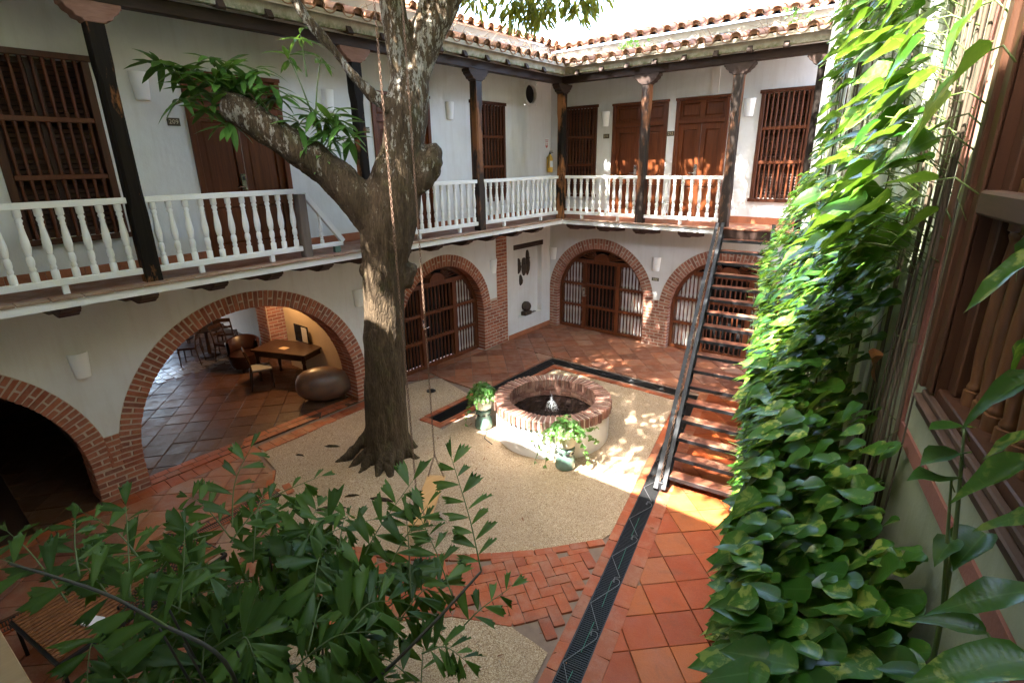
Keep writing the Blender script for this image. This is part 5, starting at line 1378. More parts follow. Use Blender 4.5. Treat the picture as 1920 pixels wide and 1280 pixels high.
m = MB(); m.box(.965, 1.035, -7.60, -7.50, ZF+.005, 3.354); m.build('foot_block', 'green_glaze', ra)

# ================================================================== LAMPS, NUMBERS, EXTINGUISHERS
def wall_lamp(F, a, zt, label, h=.345):
    t = thing('wall_lamp', label, 'wall lamp', F(a, zt, 0), 'white half round wall lamps')
    m = MB(); n = 12; 
    for z, r in ((zt, .118), (zt-h*.5, .104), (zt-h, .086)):
        for k in range(n+1):
            th = pi*k/n; m.v.append(F(a+r*math.cos(th), z, .004+r*.85*math.sin(th)))
    for z, r in ((zt, .106), (zt-h+.02, .076)):
        for k in range(n+1):
            th = pi*k/n; m.v.append(F(a+r*math.cos(th), z, .008+r*.82*math.sin(th)))
    q = n+1
    for i in (0, 1):
        for k in range(n): m.f.append((i*q+k, i*q+k+1, (i+1)*q+k+1, (i+1)*q+k))
    for k in range(n): m.f += [(k, 3*q+k, 3*q+k+1, k+1), (3*q+k, 4*q+k, 4*q+k+1, 3*q+k+1)]
    m.f.append(tuple(range(2*q, 3*q))); m.f.append(tuple(range(4*q, 5*q))); m.f.append((0, q, 2*q, 4*q, 3*q)); m.f.append((n, 3*q+n, 4*q+n, 2*q+n, q+n))
    m.build('shade', 'lamp_ceramic', t, 40)
    m = MB(); fbox(m, F, a-.08, a+.08, zt-h+.03, zt-.03, 0, .006); m.build('back_plate', 'lamp_ceramic', t)
for F, a, z, l in ((FL, -9.58, 5.82, 'white wall lamp right of the black column, behind the mango leaves'), (FL, -6.74, 5.84, 'white wall lamp upstairs between the branch and the trunk'), (FL, -3.80, 5.845, 'white wall lamp upstairs right of the trunk, left of the barred window'),
                   (FR, 1.65, 5.76, 'white wall lamp above the 211 plate'), (FR, 5.06, 5.79, 'white wall lamp right of door 212'), (FL, -11.03, 2.285, 'white wall lamp low between the two left arches'),
                   (FL, -6.57, 2.315, 'white wall lamp low beside the trunk on its left'), (FL, -2.52, 2.31, 'white wall lamp low against the brick pilaster'), (FR, 3.25, 2.31, 'white wall lamp between the twin arched doors'), (FR, .12, 2.31, 'white wall lamp tucked in the ground floor corner')):
    wall_lamp(F, a, z, l)
def plate(F, a, z, txt, label, w=.165, h=.105):
    t = thing('number_plate', label, 'sign', F(a, z, 0), 'room number plates')
    m = MB(); fbox(m, F, a-w/2, a+w/2, z-h/2, z+h/2, 0, .012); m.build('plate', 'sign_plate', t, bevel=.003)
    me = text_mesh(txt, .085, lambda u, v, ww: F(a+u*1.0, z+v, .0125+ww), .003); link('digits', me, t, 'sign_digit')
plate(FL, -9.26, 5.22, '209', 'number plate 209 left of its door'); plate(FL, -5.98, 5.22, '210', 'number plate half hidden by the trunk and column upstairs', .12)
plate(FR, 1.69, 5.19, '211', 'number plate 211 under the wall lamp near the gallery corner'); plate(FR, 3.37, 5.18, '212', 'number plate 212 between the two doors', .17)
plate(FR, 3.25, 1.75, '102', 'number plate low between the twin arched doors', .19, .085); plate(FL, -6.36, 1.66, '103', 'number plate low beside the trunk', .16, .14)
def extinguisher(F, a, z, body, label, o=.085):
    t = thing('fire_extinguisher', label, 'fire extinguisher', F(a, z, o), None)
    c = F(a, z, o)
    m = MB(); m.lathe([(.02, 0), (.075, .012), (.08, .05), (.08, .36), (.06, .42), (.028, .45), (.026, .47)], c, 16); m.build('tank', body, t, 50)
    m = MB(); fbox(m, F, a-.02, a+.02, z+.471, z+.50, o-.02, o+.02); fbox(m, F, a-.012, a+.012, z+.50, z+.515, o-.02, o+.10); fbox(m, F, a-.012, a+.012, z+.535, z+.55, o-.02, o+.085); m.tube([F(a-.02, z+.48, o), F(a-.07, z+.46, o+.02), F(a-.092, z+.3, o+.03), F(a-.088, z+.12, o+.02)], .009, 6); m.build('valve', 'black_plastic', t)
    m = MB(); q = []
    for z0 in (.14, .30):
        for k in range(7):
            th = pi*(.2+.6*k/6); q.append(F(a+.0812*math.cos(th), z+z0, o+.0812*math.sin(th)))
    m.strip(q[:7], q[7:]); m.build('instruction_label', 'white_paint' if body != 'grey_steel_tank' else 'red_paint', t)
    m = MB(); fbox(m, F, a-.03, a+.03, z+.36, z+.40, .0, o-.07); m.build('hook', 'steel_black', t)
extinguisher(FL, -.16, 4.33, 'yellow_paint', 'yellow fire extinguisher hung by the gallery corner')
extinguisher(FR, 6.42, 4.28, 'grey_steel_tank', 'pale grey fire extinguisher at the right end of the back gallery', .085)
es = thing('extinguisher_sign', 'small white sign with red marks above the yellow extinguisher', 'sign', FL(-.2, 5.07, 0))
m = MB(); fbox(m, FL, -.30, -.10, 4.93, 5.20, 0, .006); m.build('plate', 'white_paint', es)
m = MB()
for k, (p, q) in enumerate(((-.275, -.125), (-.26, -.14))): fbox(m, FL, p, q, 5.15-.035*k, 5.165-.035*k, .0065, .008)
m.add([FL(-.27, 5.02, .0065), FL(-.13, 5.02, .0065), FL(-.2, 4.95, .0065)], [(0, 1, 2)]); fbox(m, FL, -.245, -.225, 5.03, 5.09, .0065, .008); fbox(m, FL, -.175, -.155, 5.03, 5.09, .0065, .008); m.build('markings', 'red_paint', es)

# ================================================================== THE NICHE
def mask(a, z, h, w, label):
    t = thing('carved_mask', label, 'carving', FL(a, z, -.14), 'dark carved wooden masks in the wall niche')
    m = MB(); n = 10; lev = [(-.5, .25), (-.42, .6), (-.25, .85), (0, 1.0), (.2, .95), (.38, .8), (.5, .45)]
    for k, (q, ww) in enumerate(lev):
        for i in range(n+1):
            th = pi*i/n; m.v.append(FL(a+w/2*ww*math.cos(th), z+q*h, -.148+.075*ww*math.sin(th)+(.02 if 4 <= i <= 6 and k in (2, 3) else 0)-(.022 if i in (3, 7) and k == 4 else 0)))
    for k in range(len(lev)-1):
        for i in range(n): m.f.append((k*(n+1)+i, k*(n+1)+i+1, (k+1)*(n+1)+i+1, (k+1)*(n+1)+i))
    m.f.append(tuple(range(n+1))); m.f.append(tuple(range((len(lev)-1)*(n+1), len(lev)*(n+1)))); m.build('face', 'carved_wood', t)
    m = MB()
    for s_ in (-1, 1): fbox(m, FL, a+s_*w*.22-w*.1, a+s_*w*.22+w*.1, z+h*.17, z+h*.22, -.095, -.082)
    fbox(m, FL, a-w*.16, a+w*.16, z-h*.31, z-h*.26, -.10, -.080); m.build('eyes_and_mouth', 'hollow_black', t)
mask(-1.30, 1.93, .42, .15, 'leftmost dark carved mask in the niche'); mask(-1.06, 1.88, .50, .20, 'broad middle carved mask in the niche'); mask(-.90, 1.97, .70, .15, 'tallest carved mask on the right in the niche'); mask(-1.22, 1.53, .30, .10, 'small carved piece hanging below the masks')
sb = thing('carved_ball', 'dark stone ball on a square block on the niche shelf', 'carving', FL(-1.05, .52, -.14))
m = MB(); fbox(m, FL, -1.21, -.91, .521, .63, -.145, .02); m.build('block', 'carved_wood', sb, bevel=.01)
m = MB(); m.lathe([(.005, .63), (.07, .64), (.12, .69), (.14, .765), (.12, .84), (.07, .89), (.005, .905)], FL(-1.06, 0, -.062), 18); m.build('ball', 'carved_wood', sb, True)
m = MB(); fbox(m, FL, -.80, -.62, .521, .54, -.13, -.04); setp(m.build('small_dish', 'black_plastic', None, bevel=.006), 'small flat black dish beside the stone ball in the niche', 'dish')

# ================================================================== UNDER THE WIDE ARCH
tb = thing('table', 'dark wooden table under the wide arch', 'table', (-2.2, -7.0, 0))
tx = Vector((-.93, -.36, 0)).normalized(); ty = Vector((tx.y, -tx.x, 0)); tc = Vector((-2.25, -6.98, 0))
m = MB(); m.obox(tc+Vector((0, 0, .745)), tx*.72, ty*.40, (0, 0, .018)); m.build('tabletop', 'table_wood', tb, bevel=.008)
m = MB()
for s_ in (-1, 1): m.obox(tc+ty*.34*s_+Vector((0, 0, .665)), tx*.62, ty*.012, (0, 0, .06)); m.obox(tc+tx*.64*s_+Vector((0, 0, .665)), tx*.012, ty*.32, (0, 0, .06))
m.build('apron', 'table_wood', tb)
for s_ in (-1, 1):
    for q in (-1, 1):
        c = tc+tx*.62*s_+ty*.32*q; m = MB(); m.lathe([(.03, 0), (.035, .05), (.022, .09), (.034, .2), (.045, .42), (.03, .52), (.045, .56), (.045, .725)], c, 10); m.build('leg', 'table_wood', tb, 50)
m = MB(); m.obox(tc+tx*.05-ty*.1+Vector((0, 0, .7655)), (.10, .02, 0), (-.015, .075, 0), (0, 0, .0022)); setp(m.build('menu_sheet', 'paper', None), 'small tan sheet lying on the dark table', 'paper')
ch = thing('dining_chair', 'wooden chair with a pale seat pulled up to the dark table', 'chair', (-2.75, -7.75, 0))
cc = Vector((-2.35, -7.62, 0)); cf_ = Vector((.36, .93, 0)).normalized(); cs = Vector((cf_.y, -cf_.x, 0))
def chair(t, cc, cf_, cs, wood, seatmat, hb=.92):
    m = MB(); m.obox(cc+Vector((0, 0, .45)), cs*.21, cf_*.20, (0, 0, .025)); m.build('seat', seatmat, t, bevel=.012)
    for s_ in (-1, 1):
        m = MB(); m.tube([cc+cs*.19*s_+cf_*.18+Vector((0, 0, .43)), cc+cs*.19*s_+cf_*.19], [.02, .015], 6); m.build('leg', wood, t)
        m = MB(); m.tube([cc+cs*.19*s_-cf_*.26, cc+cs*.19*s_-cf_*.20+Vector((0, 0, .43)), cc+cs*.19*s_-cf_*.22+Vector((0, 0, .65)), cc+cs*.19*s_-cf_*.30+Vector((0, 0, hb))], [.016, .02, .02, .016], 6); m.build('leg', wood, t)
    m = MB(); m.obox(cc-cf_*.285+Vector((0, 0, hb-.05)), cs*.2, cf_*.012, (0, 0, .05)); m.obox(cc-cf_*.245+Vector((0, 0, hb-.24)), cs*.19, cf_*.01, (0, 0, .03)); m.build('backrest', wood, t, bevel=.005)
chair(ch, cc, cf_, cs, 'table_wood', 'cushion')
# the big jar lying on its side
jr = thing('clay_jar', 'big glazed brown clay jar lying on its side under the arch', 'jar', (-.75, -7.2, .35))
ja = Vector((.55, .83, -.05)).normalized(); jc_ = Vector((-.62, -7.18, .36))
m = MB(); m.lathe([(.02, -.55), (.10, -.545), (.20, -.50), (.29, -.38), (.345, -.2), (.36, 0), (.335, .2), (.27, .37), (.18, .48), (.13, .52), (.13, .56), (.16, .59), (.165, .61), (.13, .615), (.10, .58), (.10, .5), (.01, .48)], (0, 0, 0), 32)
q = Vector((0, 0, 1)).rotation_difference(ja); m.v = [tuple(q @ Vector(v)+jc_) for v in m.v]; m.build('jar_body', 'jar_clay', jr, True)
# further furniture in the dark
for i, (x, y, a, lab) in enumerate(((-4.7, -7.3, .4, 'dark chair in the deep shade behind the table'), (-5.6, -6.9, 2.5, 'dark chair by the brick pier inside the arcade'), (-6.1, -7.7, -1.0, 'dark bentwood chair farthest back in the arcade'), (-5.2, -8.0, -2.2, 'dark chair nearest the pale floor strip in the arcade'))):
    t = thing('dining_chair', lab, 'chair', (x, y, 0), None); f_ = Vector((math.cos(a), math.sin(a), 0)); chair(t, Vector((x, y, 0)), f_, Vector((f_.y, -f_.x, 0)), 'dark_wood', 'leather')
rt_ = thing('round_table', 'dark round table far back in the arcade', 'table', (-5.5, -7.45, 0))
m = MB(); m.lathe([(.45, .72), (.45, .75), (.001, .75)], (-5.5, -7.45, 0), 24); m.build('tabletop', 'dark_wood', rt_)
m = MB(); m.lathe([(.25, 0), (.24, .03), (.05, .06), (.04, .72)], (-5.5, -7.45, 0), 12); m.build('pedestal', 'dark_wood', rt_)
ac_ = thing('armchair', 'round backed brown leather armchair behind the dark table', 'armchair', (-3.7, -7.35, 0))
m = MB(); m.lathe([(.30, .12), (.33, .2), (.33, .42), (.001, .44)], (-3.7, -7.35, 0), 20); m.build('seat', 'leather', ac_, 40)
m = MB(); n = 18
for z, r in ((.25, .34), (.55, .36), (.78, .37), (.80, .34), (.78, .30), (.45, .29)):
    for k in range(n+1):
        th = .6+pi*1.25*k/n; m.v.append((-3.7+r*math.cos(th), -7.35+r*math.sin(th), z-(.12*abs(k/n-.5) if z > .5 else 0)))
for i in range(5):
    for k in range(n): m.f.append((i*(n+1)+k, i*(n+1)+k+1, (i+1)*(n+1)+k+1, (i+1)*(n+1)+k))
m.build('backrest', 'leather', ac_, True)
for k in range(4): m = MB(); m.tube([(-3.7+.24*math.cos(pi/4+k*pi/2), -7.35+.24*math.sin(pi/4+k*pi/2), 0), (-3.7+.22*math.cos(pi/4+k*pi/2), -7.35+.22*math.sin(pi/4+k*pi/2), .14)], .02, 6); m.build('leg', 'dark_wood', ac_)
pc = thing('framed_picture', 'dark framed picture leaning on the warm lit wall behind the table', 'picture', (-2.3, -6.6, .8))
m = MB(); m.box(-2.62, -2.05, -6.60, -6.575, .75, 1.16); m.build('frame', 'screen_dark', pc, bevel=.006)
m = MB(); m.box(-2.30, -2.08, -6.604, -6.6005, .78, 1.13); m.build('pale_panel', 'plaster_lower', pc)
# the warm lamp above that wall
la = thing('ceiling_lamp', 'small lit lamp under the arcade ceiling by the warm wall', 'lamp', (-2.6, -6.75, 2.5))
m = MB(); m.lathe([(.01, 2.42), (.05, 2.43), (.06, 2.50), (.03, 2.55), (.012, 2.56), (.012, 2.8)], (-2.45, -6.78, 0), 14); m.build('bulb', 'lamp_glow', la, 40)
ld = bpy.data.lights.new('lamp_light', 'POINT'); ld.energy = 7; ld.color = (1, .58, .25); ld.shadow_soft_size = .08
lo = bpy.data.objects.new('lamp_light', ld); COL.objects.link(lo); lo.location = (-2.45, -6.92, 2.4)
# left arch: a long low bench in the dark
bn = thing('low_bench', 'long dark bench barely visible inside the leftmost arch', 'bench', (-2.5, -13, 0))
m = MB(); m.box(-3.4, -1.2, -13.6, -12.5, .30, .44); m.build('seat', 'dark_wood', bn, bevel=.01)
m = MB(); m.box(-3.4, -1.2, -13.75, -13.62, .30, .95); m.build('backrest', 'dark_wood', bn, bevel=.01)
for x in (-3.3, -1.3):
    for y in (-13.5, -12.6): m = MB(); m.box(x-.04, x+.04, y-.04, y+.04, 0, .299); m.build('leg', 'dark_wood', bn)

# ================================================================== LEFT FOREGROUND: slatted bench, mesh chair, tan table
be = thing('slatted_bench', 'wooden slatted bench top in a black metal frame under the palm', 'bench', (2.8, -11.8, 0))
bx = Vector((-.17, 1, 0)).normalized(); by = Vector((1, .17, 0)).normalized(); bo = Vector((2.36, -12.52, .45)); BLn, BWd = 1.6, .98
for i in range(17):
    m = MB(); m.obox(bo+by*(.03+i*.055)+bx*BLn/2, bx*(BLn/2-.012), by*.0185, (0, 0, .011)); m.build('slat', 'teak', be, bevel=.003)
m = MB()
for s0, s1 in ((Vector((0, 0, 0)), bx*BLn), (by*BWd, by*BWd+bx*BLn), (Vector((0, 0, 0)), by*BWd), (bx*BLn, bx*BLn+by*BWd), (bx*BLn*.5, bx*BLn*.5+by*BWd)): m.bar(bo+s0+Vector((0, 0, -.03)), bo+s1+Vector((0, 0, -.03)), .03, .035)
m.build('frame', 'steel_black', be)
for u in (.02, BLn-.02):
    for v in (.02, BWd-.02): m = MB(); c = bo+bx*u+by*v; m.bar((c.x, c.y, .0), (c.x, c.y, .40), .03, .03, (1, 0, 0)); m.build('leg', 'steel_black', be)
ck = thing('folding_chair', 'black wire mesh chair standing against the slatted bench', 'chair', (3.3, -11.2, 0))
m = MB(); o_ = Vector((2.85, -11.45, .50)); ux = Vector((.85, .5, 0)).normalized(); uy = Vector((-.30, .52, .62)).normalized()
for i in range(15): m.tube([o_+ux*.46*i/14, o_+ux*.46*i/14+uy*.42], .0045, 4)
for i in range(13): m.tube([o_+uy*.42*i/12, o_+uy*.42*i/12+ux*.46], .0045, 4)
m.build('mesh_back', 'steel_black', ck)
m = MB(); vx = Vector((uy.x, uy.y, 0)).normalized()
for i in range(13): m.tube([o_+ux*.46*i/12, o_+ux*.46*i/12-vx*.42], .0045, 4)
for i in range(12): m.tube([o_-vx*.42*i/11, o_-vx*.42*i/11+ux*.46], .0045, 4)
m.build('mesh_seat', 'steel_black', ck)
for p in (o_, o_+ux*.46, o_-vx*.42, o_-vx*.42+ux*.46): m = MB(); m.tube([p, (p.x, p.y, 0)], .011, 6); m.build('leg', 'steel_black', ck)
wt_ = MB(); wt_.obox((3.05, -12.02, .475), (.075, .04, 0), (-.028, .05, 0), (0, 0, .013)); setp(wt_.build('folded_napkin', 'plastic_white', None, bevel=.004), 'small white folded napkin lying on the slatted bench', 'napkin')
tt = thing('tan_tabletop', 'corner of a plain tan wooden table at the bottom left', 'table', (3.2, -13.1, 0))
m = MB(); 
vx = Vector((.97, .06, 0)).normalized(); vy = Vector((-vx.y, vx.x, 0)); c0 = Vector((2.86, -12.60, .735))
m.obox(c0+vx*.6-vy*.4, vx*.62, vy*.40, (0, 0, .018)); m.build('tabletop', 'tan_wood', tt, bevel=.006)
for u in (.05, 1.15):
    for v in (.05, .72): m = MB(); c = c0+vx*u-vy*v; m.box(c.x-.03, c.x+.03, c.y-.03, c.y+.03, 0, .716); m.build('leg', 'tan_wood', tt)
# ================================================================== CLIMBING VINE ON THE RIGHT-HAND WALL
vine = thing('climbing_vine', 'climbing pothos vine covering the right hand wall from top to floor', 'vine', FW(5, 0, .3))
VS = [(0, .10), (.05, .23), (.17, .325), (.36, .33), (.58, .245), (.78, .135), (.91, .05), (1, .0)]
VL = [leaf_mesh('leaf', VS, f, d, w, k, 2) for k, (f, d, w) in enumerate(((.25, .08, .05), (.45, .15, .08), (.15, .22, .10), (.60, .10, .05), (.30, .34, .06), (.05, .05, .08)))]
VLM = [to_mesh('leaf', L, 'vine_leaf') for L in VL]
RV = random.Random(21)
def prof(z, s):
    """how far the growth stands off the wall"""
    if z > 4.6: b = .11
    elif z > 3.3: b = .11+(4.6-z)/1.3*.57
    else: b = .69+.06*math.sin(z*2.1+1)
    return b*(.84+.16*noise.noise((s*1.1, z*1.3, 5)))+.05*noise.noise((s*3, z*3, 2))
wd = WD; wn = WN
lv = []; pet = MB(); stems = MB()
def vleaf(s, z, o, size, up=.5, tip=None):
    p = Vector(FW(s, z, o))
    d = (wn*RV.uniform(.55, 1.1)+Vector((0, 0, -1))*RV.uniform(.10, .80)+wd*RV.uniform(-.75, .45)).normalized() if tip is None else tip
    n_ = (Vector((0, 0, 1))*RV.uniform(.6, 1.2)+wn*RV.uniform(.2, .9)+wd*RV.uniform(-.4, .4))
    lv.append((p, d, n_, size))
    return p, d
# lower hedge-like growth: an outer skin, and leaves filling the depth behind it
def ztop(s): return 4.4 if s < 8.3 else max(2.9, 3.42-(s-8.3)*.13)
while len(lv) < 7600:
    s = RV.uniform(.35, 11.3) if RV.random() < .7 else RV.uniform(6.5, 11.3)
    z = RV.uniform(.06, ztop(s))
    if z > 3.9 and RV.random() < .45: continue
    vleaf(s, z, max(.03, prof(z, s)-abs(RV.gauss(0, .06))), RV.uniform(.075, .125)*(.85+.5*min(1, s/10)))
while len(lv) < 11600:
    s = RV.uniform(5.5, 11.2); z = RV.uniform(.8, ztop(s)); vleaf(s, z, RV.uniform(.03, prof(z, s)), RV.uniform(.095, .165))
while len(lv) < 12500:
    s = RV.uniform(9.2, 11.5); z = RV.uniform(1.7, 3.12); vleaf(s, z, RV.uniform(.03, .5), RV.uniform(.10, .17))
# upper, looser growth with the wall showing between
for k in range(760):
    s = 8.6-6.6*RV.random()**1.5; z = RV.uniform(4.1, 7.4)
    if noise.noise((s*.9, z*.5, 9)) < -.16: continue
    o = prof(z, s)*RV.uniform(.6, 1.5)+(RV.uniform(0, .20) if s > 5 else 0); sz = RV.uniform(.13, .22)
    p, d = vleaf(s, z, o, sz)
    q = p-d*.02; r_ = Vector(FW(s+RV.uniform(-.08, .08), z-RV.uniform(.02, .16), .03)); pet.tube([r_, r_.lerp(q, .6)+Vector((0, 0, .03)), q], .0028, 4)
# big leaves close to the viewer (upper right)
BIG = [((8.697, -9.633, 5.135), (8.536, -9.777, 4.918)), ((8.756, -9.8, 4.954), (8.632, -9.878, 4.828)), ((8.668, -9.655, 4.825), (8.568, -9.715, 4.676)), ((8.649, -9.602, 4.669), (8.487, -9.682, 4.582)), ((8.686, -9.779, 4.508), (8.505, -9.839, 4.509)),
       ((8.693, -9.671, 4.743), (8.604, -9.662, 4.685)), ((8.409, -9.102, 5.017), (8.268, -9.125, 4.984)), ((8.53, -9.319, 4.917), (8.386, -9.38, 4.821)), ((8.509, -9.258, 4.783), (8.326, -9.337, 4.709)), ((8.122, -8.787, 4.4), (7.955, -8.825, 4.325)), ((8.52, -9.361, 5.153), (8.42, -9.378, 5.06)),
       ((8.516, -9.204, 4.583), (8.343, -9.287, 4.471)), ((8.437, -9.054, 4.45), (8.251, -9.151, 4.312)), ((8.617, -9.33, 4.415), (8.416, -9.446, 4.291)), ((8.711, -9.544, 4.374), (8.582, -9.601, 4.268)), ((8.601, -9.275, 4.26), (8.412, -9.381, 4.126)), ((8.178, -8.635, 5.27), (8.058, -8.64, 5.205)),
       ((8.203, -8.566, 5.384), (8.083, -8.569, 5.322)), ((8.32, -8.847, 5.144), (8.186, -8.864, 5.094)), ((8.222, -8.749, 4.614), (8.043, -8.793, 4.557))]
for k, (b_, t_) in enumerate(BIG):
    b_ = Vector(b_); t_ = Vector(t_); d = t_-b_; nn = (Vector((0, 0, 1))*.8+wn*.5+wd*(.9 if k % 3 == 0 and k else -.25))
    lv.append((b_, d.normalized(), nn, d.length*(1.12 if k else .75))); r_ = b_-wn*max(.04, (b_-WP).dot(wn)-.02)+wd*.05+Vector((0, 0, -.05)); pet.tube([r_, r_.lerp(b_, .6)+Vector((0, 0, .03)), b_], .0038, 5)
lv.sort(key=lambda t: (t[0]-CAM).length-t[3]*6)
for p, d, n_, s in lv[:300]:
    sz = s; dist = (p-CAM).length
    if dist < .8: continue
    link('leaf', RV.choice(VLM), vine, None, leaf_matrix(p, d, n_, sz*1.08))
leaf_mass('foliage', [(RV.choice(VL), leaf_matrix(p, d, n_, s*RV.uniform(.8, 1.35))) for p, d, n_, s in lv[300:] if (p-CAM).length > .8], 'vine_leaf', vine)
DL = to_mesh('dead_leaf', leaf_mesh('leaf', VS, .8, .8, .2, 3, 2), 'dead_leaf')
for s, z, o, sz in ((8.35, 3.62, .10, .16), (9.5, 2.9, .35, .22), (9.7, 2.95, .3, .2), (7.0, 3.5, .35, .14), (6.0, 3.7, .4, .12), (8.9, 3.05, .3, .15)):
    o_ = link('dead_leaf', DL, vine, None, leaf_matrix(FW(s, z, o), (wn*.6+Vector((0, 0, -.8))+wd*RV.uniform(-.5, .5)), wn+Vector((0, 0, .3)), sz)); o_['label'] = 'brown withered leaf'
# woody stems climbing the wall
for k in range(26):
    s = RV.uniform(1.2, 8.6) if k < 16 else RV.uniform(7.6, 8.7); z0 = RV.uniform(0, 2.0); z1 = RV.uniform(5.2, 8.2); P = []; ph = RV.uniform(0, 9)
    for i in range(16):
        t = i/15; P.append(FW(s+.13*math.sin(t*3+ph)+.04*math.sin(t*11+ph), z0+(z1-z0)*t, .025+.012*math.sin(t*14+ph)+(.02 if k % 3 else .05)))
    stems.tube(P, RV.uniform(.004, .009), 6)
st_ = stems.build('stem', 'vine_stem', vine, True)
# aerial roots and fine tendrils against the wall
for k in range(90):
    s = RV.uniform(6.0, 8.8); z = RV.uniform(3.0, 5.6); p = Vector(FW(s, z, .03)); q = Vector(FW(s+RV.uniform(-.15, .15), z+RV.uniform(-.25, .1), RV.uniform(.02, .12))); pet.tube([p, p.lerp(q, .5)+wn*.03, q], .0022, 3)
for k in range(60):
    s = RV.uniform(1.2, 6.0); z = RV.uniform(.6, 3.2); p = Vector(FW(s, z, prof(z, s)-.05)); q = p+wn*RV.uniform(.12, .30)+Vector((0, 0, RV.uniform(-.1, .12)))+wd*RV.uniform(-.1, .1); pet.tube([p, p.lerp(q, .5)+Vector((0, 0, .03)), q], .0028, 4)
pt_ = pet.build('petioles', 'vine_petiole', vine, True); pt_['kind'] = 'stuff'
# young shoots rising in front of the near window
yv = thing('climbing_shoot', 'upright young vine shoot with a few leaves in front of the window sill', 'vine', FW(9.75, 2.8, .2))
ysm = MB()
ysm.tube([FW(10.0, 3.05, .16), (8.945, -10.90, 3.40), (8.928, -10.879, 3.62), (8.911, -10.806, 3.76), (8.891, -10.77, 3.91)], [.007, .007, .006, .005, .003], 6)
ysm.tube([(8.945, -10.90, 3.40), (8.915, -10.90, 3.60), (8.890, -10.85, 3.775)], [.006, .005, .003], 6)
for k, (b_, t_) in enumerate((((8.891, -10.785, 3.906), (8.824, -10.873, 3.924)), ((8.895, -10.811, 3.838), (8.823, -10.908, 3.844)), ((8.885, -10.846, 3.777), (8.808, -10.934, 3.813)), ((8.99, -10.823, 3.632), (8.936, -10.931, 3.58)), ((8.928, -10.879, 3.62), (8.891, -10.953, 3.60)))):
    b_ = Vector(b_); d = Vector(t_)-b_; link('leaf', VLM[k % 6], yv, None, leaf_matrix(b_, d, Vector((0, 0, 1))+wn*.35, d.length*1.15))
    q = b_-wn*.02; ysm.tube([b_, q-Vector((0, 0, .04))], .002, 4)
ysm.build('stem', 'vine_petiole', yv, True)
# leaves reaching in from the right edge
sv = thing('overhanging_vine', 'few long vine leaves reaching in from the right edge before the window', 'vine', FW(10.6, 4, .2))
sm_ = MB(); sm_.tube([FW(10.75, 3.3, .02), FW(10.62, 3.7, .22), FW(10.40, 4.0, .23), FW(10.36, 4.3, .24), FW(10.3, 4.7, .2)], [.006]*5, 6)
E_ = [((8.891, -11.208, 4.436), (8.809, -11.255, 4.334)), ((8.883, -11.134, 4.465), (8.861, -11.124, 4.372)), ((8.929, -11.269, 4.223), (8.833, -11.317, 4.146)), ((8.956, -11.234, 4.098), (8.892, -11.243, 4.039)), ((8.959, -11.31, 4.073), (8.857, -11.364, 3.992)),
      ((8.987, -11.269, 3.96), (8.91, -11.289, 3.9)), ((8.989, -11.43, 3.899), (8.856, -11.499, 3.849)), ((8.955, -11.387, 3.747), (8.843, -11.409, 3.749)), ((8.986, -11.528, 3.833), (8.851, -11.608, 3.77)), ((8.919, -11.192, 4.265), (8.902, -11.17, 4.189))]
for k, (b_, t_) in enumerate(E_):
    b_ = Vector(b_); d = Vector(t_)-b_; link('leaf', VLM[(k*2+k//3) % 6], sv, None, leaf_matrix(b_, d, Vector((0, 0, 1))+wn*.30+wd*.2, d.length*1.1, .5 if k != 8 else .6))
    sm_.tube([b_, b_-wn*.03+wd*.06-Vector((0, 0, .03))], .0025, 4)
sm_.build('stem', 'vine_petiole', sv, True)

# ================================================================== FISHTAIL PALM IN THE FOREGROUND
palm = thing('fishtail_palm', 'dark fishtail palm with ragged wedge leaflets filling the lower left foreground', 'palm', (5.2, -11.3, 0))
def wedge(seed, broad=1.0):
    rr = random.Random(seed); n = 7; v = [(0, 0, 0)]; uv = [(.5, 0)]; f = []
    rows = [.28, .55, .78]
    for t in rows:
        w = .21*broad*(t/.78)**.75
        for q in (-1, -.33, .33, 1): v.append((q*w, t, .07*(1 if q in (-.33, 1) else -1)*t-.22*t*t)); uv.append((.5+.5*q, t))
    for i, q in enumerate((-1, -.66, -.33, 0, .33, .66, 1)):
        t = .88+.26*(q*.5+.5)*rr.uniform(.5, 1.4)+rr.uniform(-.07, .07)-(.14 if i % 2 else 0); w = .22*broad
        v.append((q*w*1.02, t, .05*(-1)**i-.22*t*t)); uv.append((.5+.5*q, min(1, t)))
    f += [(0, 2, 1), (0, 3, 2), (0, 4, 3)]
    for r in (0, 1):
        for k in range(3): f.append((1+r*4+k, 2+r*4+k, 6+r*4+k, 5+r*4+k))
    a = 9; b = 13
    f += [(a, a+1, b+1, b), (a+1, b+2, b+1), (a+1, a+2, b+4, b+3), (a+1, b+3, b+2), (a+2, a+3, b+6, b+5), (a+2, b+5, b+4)]
    return v, f, uv
WL = [wedge(k, b) for k, b in enumerate((.75, .95, 1.15, .85, 1.05))]
WLM = [to_mesh('leaflet', L, 'palm_leaf') for L in WL]
RP = random.Random(8); LF = []
